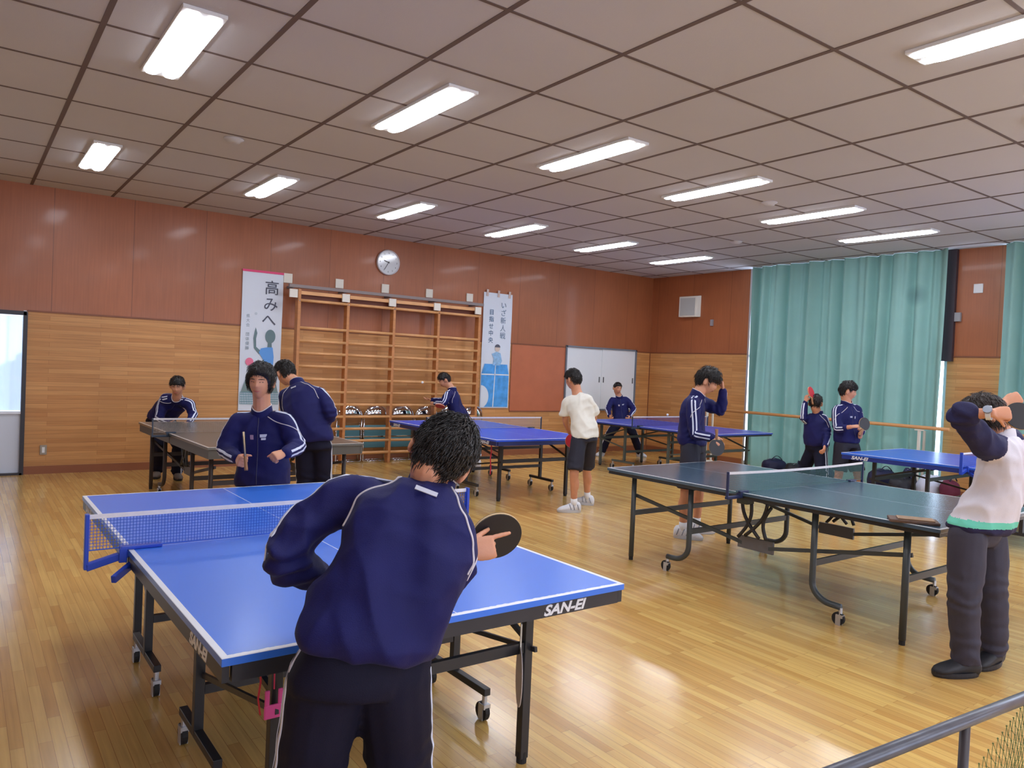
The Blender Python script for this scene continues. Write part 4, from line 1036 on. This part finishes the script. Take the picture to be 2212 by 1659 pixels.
    # ---- shoes
    ms = {'white': M_shoe, 'black': M_dshoe, 'grey': M_gshoe}[shoes]
    for sd in 'LR':
        an = J['an'+sd]; t = J['toe'+sd].copy(); t.z = 0; t.normalize(); sdv = Vector((t.y, -t.x, 0)); g = Vector((an.x, an.y, 0)); lift = max(0, an.z-.09)
        U = MB(); rs = []; k = S*1.02
        for y, w_, h_, zc in ((-.080,.024,.036,.050),(-.064,.038,.056,.058),(-.02,.042,.064,.066),(.03,.045,.054,.056),(.08,.049,.042,.046),(.125,.050,.033,.040),(.16,.043,.025,.034),(.186,.022,.014,.028)):
            rs.append([g+t*y*k+sdv*math.cos(2*PI*j/16)*w_*k+Vector((0, 0, lift+max(.014, (zc+math.sin(2*PI*j/16)*h_))*k)) for j in range(16)])
        U.rings(rs); sho = U.build('shoe', ms, root, smooth=True)
        So = MB(); rs = []
        for z, e in ((0, 1.0), (.012, 1.05), (.030, 1.06)):
            row = []
            for j in range(28):
                a = 2*PI*j/28; y = .053+math.sin(a)*.132; w_ = (.047+.006*math.sin(a))*math.cos(a); row.append(g+t*y*k*e+sdv*w_*k*e+Vector((0, 0, lift+z*k+.0005)))
            rs.append(row)
        So.rings(rs).build('sole', M_sole if shoes == 'white' else M_dshoe, sho)
        if bottom == 'shorts':
            MB().tube([an+Vector((0, 0, -.03)), an+(J['kn'+sd]-an)*.22], [.040*S, .038*S], 14).build('sock', M_sock, root, smooth=True)
        if shoes == 'white':
            for q in (-1, 1):
                G2 = MB(); tb_ = bvh(sho)
                for y0_ in (.0, .04, -.05):
                    pp = []
                    for i in range(6):
                        c0 = g+t*(y0_+.02*i/5)*k+Vector((0, 0, lift+(.035+.06*i/5)*k)); h_ = tb_.ray_cast(c0, sdv*q, .2)
                        if h_[0] is not None: pp.append(h_[0]+sdv*q*.001)
                    if len(pp) > 2: G2.tube(pp, .0045*k, 5)
                if G2.f: G2.build('side_stripe', mat('grey_shoe_stripe', (128,134,150), .6), sho)
            L2 = MB()
            for i in range(4): y = .02+.022*i; L2.tube([g+t*y*k+sdv*q*k+Vector((0, 0, lift+(.099-.016*i-.25*abs(q)**1.1*.8+.003)*k)) for q in (-.024, -.012, 0, .012, .024)], .003, 5)
            L2.build('lace', M_sock, sho, smooth=True)
    root['_h'] = 0; del root['_h']
    def patch(t, ang, w_, h_, m, name, roll_=0.):
        # small flat badge lying on the cloth
        s, u, f = sframe(t); d = (s*math.sin(ang)+f*math.cos(ang)).normalized(); h = info[1].ray_cast(spine(t), d, .5)
        if h[0] is None: return
        x = ortho(u.cross(d), d); y = d.cross(x)
        if roll_: x, y = x*math.cos(roll_)+y*math.sin(roll_), y*math.cos(roll_)-x*math.sin(roll_)
        return MB().box(h[0]+d*.003, (w_, h_, .003), Matrix((x, y, x.cross(y))).transposed()).build(name, m, info[0])
    return root, info, sframe, spine, patch, base

def jt(**k): return {a: b for a, b in k.items()}
CAMF = Vector((CF.x, CF.y, 0)).normalized(); CRI = Vector((CR.x, CR.y, 0)).normalized()
M_badge = mat('pale_badge', (206,196,206), .6); M_grey = mat('silver_print', (188,190,204), .5)


def feet(px1, d1, px2, d2): return dict(anL=col_z(px1, d1, .085), anR=col_z(px2, d2, .085))
# the foreground boy, from behind, bent over the near end of the table
p = person('boy in navy tracksuit seen from behind in the foreground, bending with a black racket', jt(
    pel=at(775, 1418, 1.96), neck=at(926, 1066, 2.14), head=at(950, 990, 2.14),
    shL=at(716, 1088, 2.12), elL=at(606, 1200, 2.04), wrL=at(742, 1266, 2.22),
    shR=at(956, 1150, 2.10), elR=at(958, 1288, 2.18), wrR=at(1003, 1195, 2.30),
    hipL=at(712, 1452, 1.95), hipR=at(846, 1452, 2.0), knL=col_z(664, 1.99, .47), knR=col_z(862, 2.10, .47),
    anL=col_z(640, 1.86, .085), anR=col_z(852, 1.92, .085), toeL=CAMF-CRI*.3, toeR=CAMF+CRI*.25),
    S=.98, face=V(-.18, -.45, 1), up=V(.62, 1, .4), vox=.0075, hvox=.0042, strands=3800, hairv=.024, expr=False, bulk=1.07, spine_back=.055, folds=1.9, lb=1.12,
    outL=(V(-1, .35, -.1), V(-.8, -.6, 0)), outR=(V(.2, -.3, 1), V(.2, -.3, 1)), hemt=.06,
    hands=({'curl': [.6]*4}, {'dir': V(1, .18, .25), 'back': V(-.1, .25, -1), 'curl': [(.08, .05, .05), (1.1, 1.3, .9), (1.2, 1.4, .9), (1.2, 1.4, .9)], 'thumb': (.5, .5), 'spread': .03}))
p[4](.86, PI-.12, .062, .013, M_grey, 'back_logo')
hc = at(1072, 1157, 2.40); racket('racket', hc, V(.28, -.3, -1), V(-1, -.35, .0), RB, 'black racket in the hand of the foreground boy', rad=.080)

# smiling boy at the far end of the foreground table
p = person('smiling boy in navy tracksuit facing the camera behind the foreground table', jt(
    pel=at(567, 1048, 5.08), neck=at(566, 890, 5.08), head=at(563, 826, 5.02),
    shR=at(516, 913, 5.06), elR=at(487, 972, 5.02), wrR=at(513, 990, 4.83), shL=at(615, 913, 5.06), elL=at(642, 966, 5.02), wrL=at(617, 978, 4.84),
    hipR=at(540, 1056, 5.08), hipL=at(594, 1056, 5.08), knR=col_z(532, 4.98, .42), knL=col_z(604, 4.98, .42), anR=col_z(525, 5.1, .085), anL=col_z(612, 5.1, .085), toeL=-CAMF+CRI*.2, toeR=-CAMF-CRI*.2),
    S=.97, face=V(.02, -.02, -1), up=V(.03, 1, 0), vox=.010, hvox=.0052, strands=1500, hairv=.028, hair='mid', fringe=.50, spine_back=.02, bulk=1.04,
    outR=(V(-1, 0, -.2), V(-.6, -.2, -.9)), outL=(V(1, 0, -.2), V(.7, -.2, -.9)),
    hands=({'dir': V(-.5, -.15, -.8), 'back': V(.4, .6, -.3), 'curl': [1.2]*4, 'thumb': (.5, .9)}, {'dir': V(.45, -.1, -.8), 'back': V(-.5, .2, -.5), 'curl': [1.25]*4, 'thumb': (.5, .9)}))
p[4](.68, .36, .026, .03, mat('pink_grey_badge', (178,150,178), .6), 'badge'); p[4](.70, -.34, .045, .02, M_grey, 'chest_logo'); p[4](.655, -.34, .03, .014, M_grey, 'chest_logo')
racket('racket', at(528, 960, 4.70), V(1, .06, .37), V(.06, -1, -.25), RB, 'racket held edge-on in the right hand of the smiling boy', rad=.076)

# boy behind him, back turned
p = person('boy in navy tracksuit with his back turned, looking down behind the smiling boy', jt(
    pel=at(676, 950, 6.86), neck=at(645, 832, 6.98), head=at(617, 808, 7.04),
    shL=at(617, 856, 7.02), elL=at(622, 906, 7.16), wrL=at(632, 936, 7.34), shR=at(690, 852, 6.92), elR=at(716, 895, 6.82), wrR=at(694, 922, 7.0),
    hipL=at(660, 958, 6.88), hipR=at(696, 958, 6.88), knL=col_z(660, 6.92, .46), knR=col_z(697, 6.95, .46), anL=col_z(658, 6.86, .085), anR=col_z(699, 6.9, .085), toeL=CAMF-CRI*.2, toeR=CAMF+CRI*.2),
    S=.98, face=V(-.75, -.62, .75), up=V(-.45, 1, .35), vox=.011, hvox=.0062, strands=900, hairv=.024, expr=False, spine_back=.05, bulk=1.08,
    outL=(V(-1, 0, -.1), V(-1, 0, 0)), outR=(V(1, .2, .2), V(1, 0, 0)))
p[4](.87, PI, .05, .012, M_grey, 'back_logo')

# bending boy at the left back
p = person('boy in navy tracksuit leaning forward with hands low, by the left wood panelling', jt(
    pel=at(346, 905, 9.36), neck=at(381, 862, 9.02), head=at(383, 835, 8.92),
    shR=at(353, 872, 9.1), elR=at(343, 903, 9.04), wrR=at(366, 916, 8.84), shL=at(409, 873, 9.04), elL=at(417, 896, 9.0), wrL=at(408, 914, 8.84),
    hipR=at(338, 915, 9.38), hipL=at(366, 918, 9.34), knR=col_z(345, 9.12, .44), knL=col_z(386, 9.08, .44), anR=col_z(340, 9.3, .085), anL=col_z(382, 9.22, .085), toeL=-CAMF+CRI*.7, toeR=-CAMF+CRI*.3),
    push=1.035, S=.93, face=V(.22, -.28, -1), up=V(.05, 1, -.2), vox=.013, hvox=.0075, strands=600, hairv=.024, shoes='grey', spine_back=.05, bulk=1.0,
    outR=(V(-.6, .1, -.8), V(-.6, .1, -.8)), outL=(V(.8, .1, -.5), V(.8, .1, -.5)), hands=({'curl': [.9]*4}, {'curl': [.9]*4}))

# serving boy in front of the bars
p = person('boy in navy tracksuit tossing a ball to serve in front of the wall bars', jt(
    pel=at(998, 905, 11.5), neck=at(978, 842, 11.5), head=at(960, 822, 11.48),
    shR=at(968, 852, 11.3), elR=at(958, 872, 11.2), wrR=at(940, 872, 11.3), shL=at(983, 852, 11.66), elL=at(955, 868, 11.7), wrL=at(934, 864, 11.62),
    hipR=at(994, 912, 11.44), hipL=at(1004, 912, 11.6), knR=col_z(992, 11.36, .43), knL=col_z(1012, 11.6, .43), anR=col_z(1000, 11.3, .085), anL=col_z(1028, 11.65, .085), toeL=-CRI, toeR=-CRI-CAMF*.2),
    push=1.03, S=.93, face=V(-1, -.42, -.35), up=V(-.1, 1, 0), vox=.013, hvox=.0085, strands=500, hairv=.022, spine_back=.05,
    outR=(V(0, .4, -1), V(0, .6, -1)), outL=(V(0, 1, .2), V(0, 1, 0)), hands=({'dir': V(-1, .1, 0), 'back': V(.1, -1, 0), 'curl': [.3]*4, 'spread': .25}, {'curl': [1.1]*4}))
racket('racket', at(950, 877, 11.45), V(.1, 1, .5), V(-1, 0, .2), RR, 'red racket under the arm of the serving boy', rad=.075)

# white shirt boy
p = person('boy in white t-shirt and black shorts seen from behind with a red racket', jt(
    pel=at(1263, 938, 8.55), neck=at(1247, 851, 8.62), head=at(1238, 821, 8.62),
    shL=at(1226, 869, 8.62), elL=at(1221, 908, 8.68), wrL=at(1230, 934, 8.88), shR=at(1272, 866, 8.55), elR=at(1284, 905, 8.68), wrR=at(1262, 926, 8.9),
    hipL=at(1251, 948, 8.5), hipR=at(1273, 946, 8.64), knL=col_z(1240, 8.40, .44), knR=col_z(1267, 8.84, .44), anL=col_z(1240, 8.47, .085), anR=col_z(1269, 8.98, .085), toeL=-CRI-CAMF*.15, toeR=-CRI+CAMF*.35),
    S=.97, top='tee', bottom='shorts', face=V(-.75, -.15, .75), up=V(-.1, 1, .1), vox=.010, hvox=.0068, strands=900, hairv=.022, hair='short', expr=False, stripes=False, spine_back=.03, folds=1.2, hands=({'curl': [.8]*4}, {'curl': [1.]*4}))
racket('racket', at(1234, 952, 8.86), V(.35, .1, -1), V(.5, 1, 0), RR, 'red racket held low by the boy in the white t-shirt', rad=.078)

# far boy with legs apart
p = person('small boy in navy tracksuit with legs wide apart, in front of the white hatch doors', jt(
    pel=at(1343, 908, 14.4), neck=at(1338, 858, 14.4), head=at(1334, 839, 14.36),
    shR=at(1322, 865, 14.38), elR=at(1313, 884, 14.2), wrR=at(1317, 898, 14.0), shL=at(1354, 864, 14.4), elL=at(1369, 884, 14.3), wrL=at(1360, 900, 14.05),
    hipR=at(1335, 914, 14.4), hipL=at(1352, 914, 14.4), knR=col_z(1318, 14.25, .44), knL=col_z(1368, 14.3, .44), anR=col_z(1300, 14.3, .085), anL=col_z(1382, 14.45, .085), toeL=-CAMF+CRI*.6, toeR=-CAMF-CRI*.8),
    S=.95, face=V(.35, -.1, -1), up=V(0, 1, 0), vox=.014, hvox=.0085, strands=300, hairv=.014, hair='crop', spine_back=.03,
    outR=(V(-1, .2, -.2), V(-1, 0, -.3)), outL=(V(1, .2, -.2), V(1, 0, -.3)), hands=({'curl': [.9]*4}, {'curl': [.9]*4}))
p[4](.68, .4, .04, .03, M_badge, 'badge'); p[4](.70, -.4, .05, .02, M_grey, 'chest_logo')

# shaggy haired boy wiping his forehead
p = person('shaggy haired boy in navy jacket and black shorts touching his forehead, black racket lowered', jt(
    pel=at(1496, 958, 7.34), neck=at(1506, 855, 7.3), head=at(1528, 826, 7.3),
    shR=at(1499, 872, 7.16), elR=at(1501, 938, 7.12), wrR=at(1539, 944, 7.0), shL=at(1517, 868, 7.46), elL=at(1556, 888, 7.36), wrL=at(1562, 846, 7.30),
    hipR=at(1493, 970, 7.24), hipL=at(1503, 968, 7.44), knR=col_z(1481, 7.2, .45), knL=col_z(1510, 7.46, .45), anR=col_z(1474, 7.26, .085), anL=col_z(1504, 7.52, .085), toeR=CRI-CAMF*.35, toeL=CRI+CAMF*.1),
    push=1.015, S=1.0, bottom='shorts', face=V(.95, -.45, -.32), up=V(.3, 1, 0), vox=.0095, hvox=.0055, strands=1500, hairv=.036, hair='shaggy', fringe=.30, spine_back=.03, bulk=1.0,
    outR=(V(-.2, 0, -1), V(0, -.1, -1)), outL=(V(.4, .2, 1), V(1, 0, .3)),
    hands=({'dir': V(-.15, 1, 0), 'back': V(1, .1, -.2), 'curl': [.7]*4}, {'dir': V(.75, -.65, -.1), 'back': V(.3, .5, -.9), 'curl': [.3, .35, .45, .5], 'spread': .3, 'thumb': (.7, .3)}))
racket('racket', at(1548, 966, 7.08), V(.1, .15, -1), V(.0, 1, .1), RB, 'black racket hanging from the hand of the shaggy haired boy', rad=.079)

# boy lifting a red racket over his head
p = person('boy in navy tracksuit lunging before the green curtain with a red racket overhead', jt(
    pel=at(1764, 962, 9.72), neck=at(1767, 895, 9.72), head=at(1762, 872, 9.70),
    shL=at(1752, 903, 9.78), elL=at(1736, 906, 9.7), wrL=at(1739, 870, 9.72), shR=at(1780, 906, 9.66), elR=at(1786, 938, 9.56), wrR=at(1782, 962, 9.44),
    hipL=at(1756, 970, 9.78), hipR=at(1772, 970, 9.68), knL=col_z(1736, 9.86, .42), knR=col_z(1776, 9.5, .43), anL=col_z(1712, 9.95, .085), anR=col_z(1768, 9.62, .085), toeL=-CRI+CAMF*.3, toeR=-CRI*.2+CAMF),
    S=.94, face=V(.55, -.1, .9), up=V(0, 1, 0), vox=.013, hvox=.0078, strands=500, hairv=.020, expr=False, spine_back=.03,
    outL=(V(-.7, -.5, -.6), V(-.9, 0, -.5)), outR=(V(1, 0, -.2), V(1, 0, -.2)), hands=({'dir': V(.2, 1, 0), 'back': V(-1, 0, -.3), 'curl': [.7]*4}, {'curl': [.6]*4}))
racket('racket', at(1752, 848, 9.66), V(.75, .35, -.8), V(-.3, -.9, 0), RR, 'red racket raised over the head of the lunging boy', rad=.075)

# boy with black racket at his chest
p = person('boy in navy jacket and dark shorts looking right, black racket held at his waist', jt(
    pel=at(1829, 954, 9.14), neck=at(1829, 873, 9.14), head=at(1832, 846, 9.12),
    shR=at(1807, 887, 9.06), elR=at(1810, 926, 9.0), wrR=at(1838, 922, 8.86), shL=at(1850, 886, 9.24), elL=at(1860, 920, 9.2), wrL=at(1858, 944, 9.0),
    hipR=at(1819, 962, 9.1), hipL=at(1840, 962, 9.2), knR=col_z(1812, 9.08, .45), knL=col_z(1852, 9.16, .45), anR=col_z(1800, 9.2, .085), anL=col_z(1860, 9.18, .085), toeR=CRI*.6-CAMF*.8, toeL=CRI*.9-CAMF*.4),
    push=1.035, S=.95, bottom='shorts', face=V(1, -.18, -.35), up=V(0, 1, 0), vox=.012, hvox=.007, strands=900, hairv=.026, fringe=.34, spine_back=.02, cuffR=.55, cuffL=.5,
    outR=(V(-.8, 0, -.6), V(-.2, -.2, -1)), outL=(V(1, 0, -.2), V(1, 0, -.2)),
    hands=({'dir': V(.1, .8, -.3), 'back': V(.9, 0, -.3), 'curl': [.9]*4}, {'dir': V(1, .12, -.1), 'back': V(0, .9, -.4), 'curl': [.2, .25, .4, .5], 'spread': .1}))
p[4](.66, -.35, .03, .03, M_badge, 'badge'); p[4](.68, .3, .035, .02, M_grey, 'chest_logo')
racket('racket', at(1867, 916, 9.15), V(.3, .2, -1), V(-.5, -.8, 0), RB, 'black racket held at the waist by the boy looking right', rad=.078)

# the adult stretching on the right
M_sweat = mat('white_sweatshirt', (214,210,218), .75, bump=.15, bscale=300)
M_coachtr = mat('charcoal_track_trousers', (52,50,66), .7, bump=.2, bscale=400, var=.08, vscale=10)
p = person('adult in white and navy sweatshirt and charcoal trousers, arms raised over a bowed head', jt(
    pel=at(2113, 1140, 4.22), neck=at(2163, 944, 4.22), head=at(2130, 902, 4.22),
    shL=at(2137, 966, 4.06), elL=at(2072, 898, 3.98), wrL=at(2140, 892, 3.86), shR=at(2178, 952, 4.38), elR=at(2118, 880, 4.56), wrR=at(2168, 872, 4.36),
    hipL=at(2092, 1158, 4.14), hipR=at(2134, 1156, 4.30), knL=col_z(2082, 4.12, .46), knR=col_z(2142, 4.28, .46), anL=col_z(2086, 4.16, .085), anR=col_z(2146, 4.34, .085), toeL=-CRI-CAMF*.12, toeR=-CRI*.8-CAMF*.5),
    S=.98, top='sweat', bottom='trousers', face=V(-.75, -.85, .45), up=V(-.65, .9, .3), vox=.009, hvox=.005, strands=1800, hairv=.03, hair='long', expr=False, shoes='black', stripes=False, piping=False,
    cuffL=.28, cuffR=.5, topm=M_sweat, legm=M_coachtr, hemfac=1.12, bulk=1.12, folds=1.5, spine_back=.05, lb=1.04,
    hands=({'dir': V(1, .0, -.1), 'back': V(0, .45, -1), 'curl': [1.2]*4, 'thumb': (.5, .9)}, {'dir': V(.85, .45, -.2), 'back': V(-.3, .4, -1), 'curl': [1.25]*4, 'thumb': (.4, 1.)}))
# two-tone sweatshirt: sleeves and yoke are navy, hem band mint and navy
jk = p[1][0]; jk.data.materials.append(mat('navy_sleeve_knit', (24,24,72), .75, bump=.2, bscale=300)); jk.data.materials.append(mat('mint_band', (104,204,178), .7))
base = p[5]; shL = at(2137, 966, 4.06)-base; elL = at(2072, 898, 3.98)-base; shR = at(2178, 952, 4.38)-base; elR = at(2118, 880, 4.56)-base; nk = at(2163, 944, 4.22)-base; pl = at(2113, 1140, 4.22)-base
uv = (nk-pl).normalized(); spf = p[3]; s0, u0_, f0 = p[2](-.02); h0 = spf(-.03)
for f in jk.data.polygons:
    c = f.center; mi = 0
    for sh, el in ((shL, elL), (shR, elR)):
        ax = (el-sh).normalized(); t = (c-sh).dot(ax)
        if t > -.055 and ((c-sh)-ax*t).length < .16 and (c-spf(.55)).dot(uv) > .02: mi = 1
    hh = (c-h0).dot(Vector((0,0,1)))
    if mi == 0 and hh < .040: mi = 1
    elif mi == 0 and hh < .078: mi = 2
    f.material_index = mi
w = MB(); n = 24; a = at(2136, 892, 3.87)-base; ax = (at(2150, 893, 3.86)-at(2120, 893, 3.90)).normalized(); x = ortho(Vector((0,0,1)), ax); y = ax.cross(x)
w.rings([[a+ax*z+x*math.cos(2*PI*j/n)*r_+y*math.sin(2*PI*j/n)*r_ for j in range(n)] for z, r_ in ((-.012, .033), (-.012, .037), (.012, .037), (.012, .033))], closed=True, cap=False)
wo = w.build('wristwatch', mat('white_strap', (214,220,228), .4), p[0], smooth=False)
fc = (EYE-base-a).normalized(); fc = ortho(fc+Vector((0,0,.5)), ax); wf_ = MB(); wf_.cyl(a+fc*.032, a+fc*.046, .021, 20); wf_.build('watch_face', mat('grey_watch_face', (120,130,150), .2), wo)
racket('racket', at(2203, 899, 3.92), V(-.1, .35, -1), V(-1, .12, 0), RB, 'black racket held beside the head of the stretching adult', rad=.076)
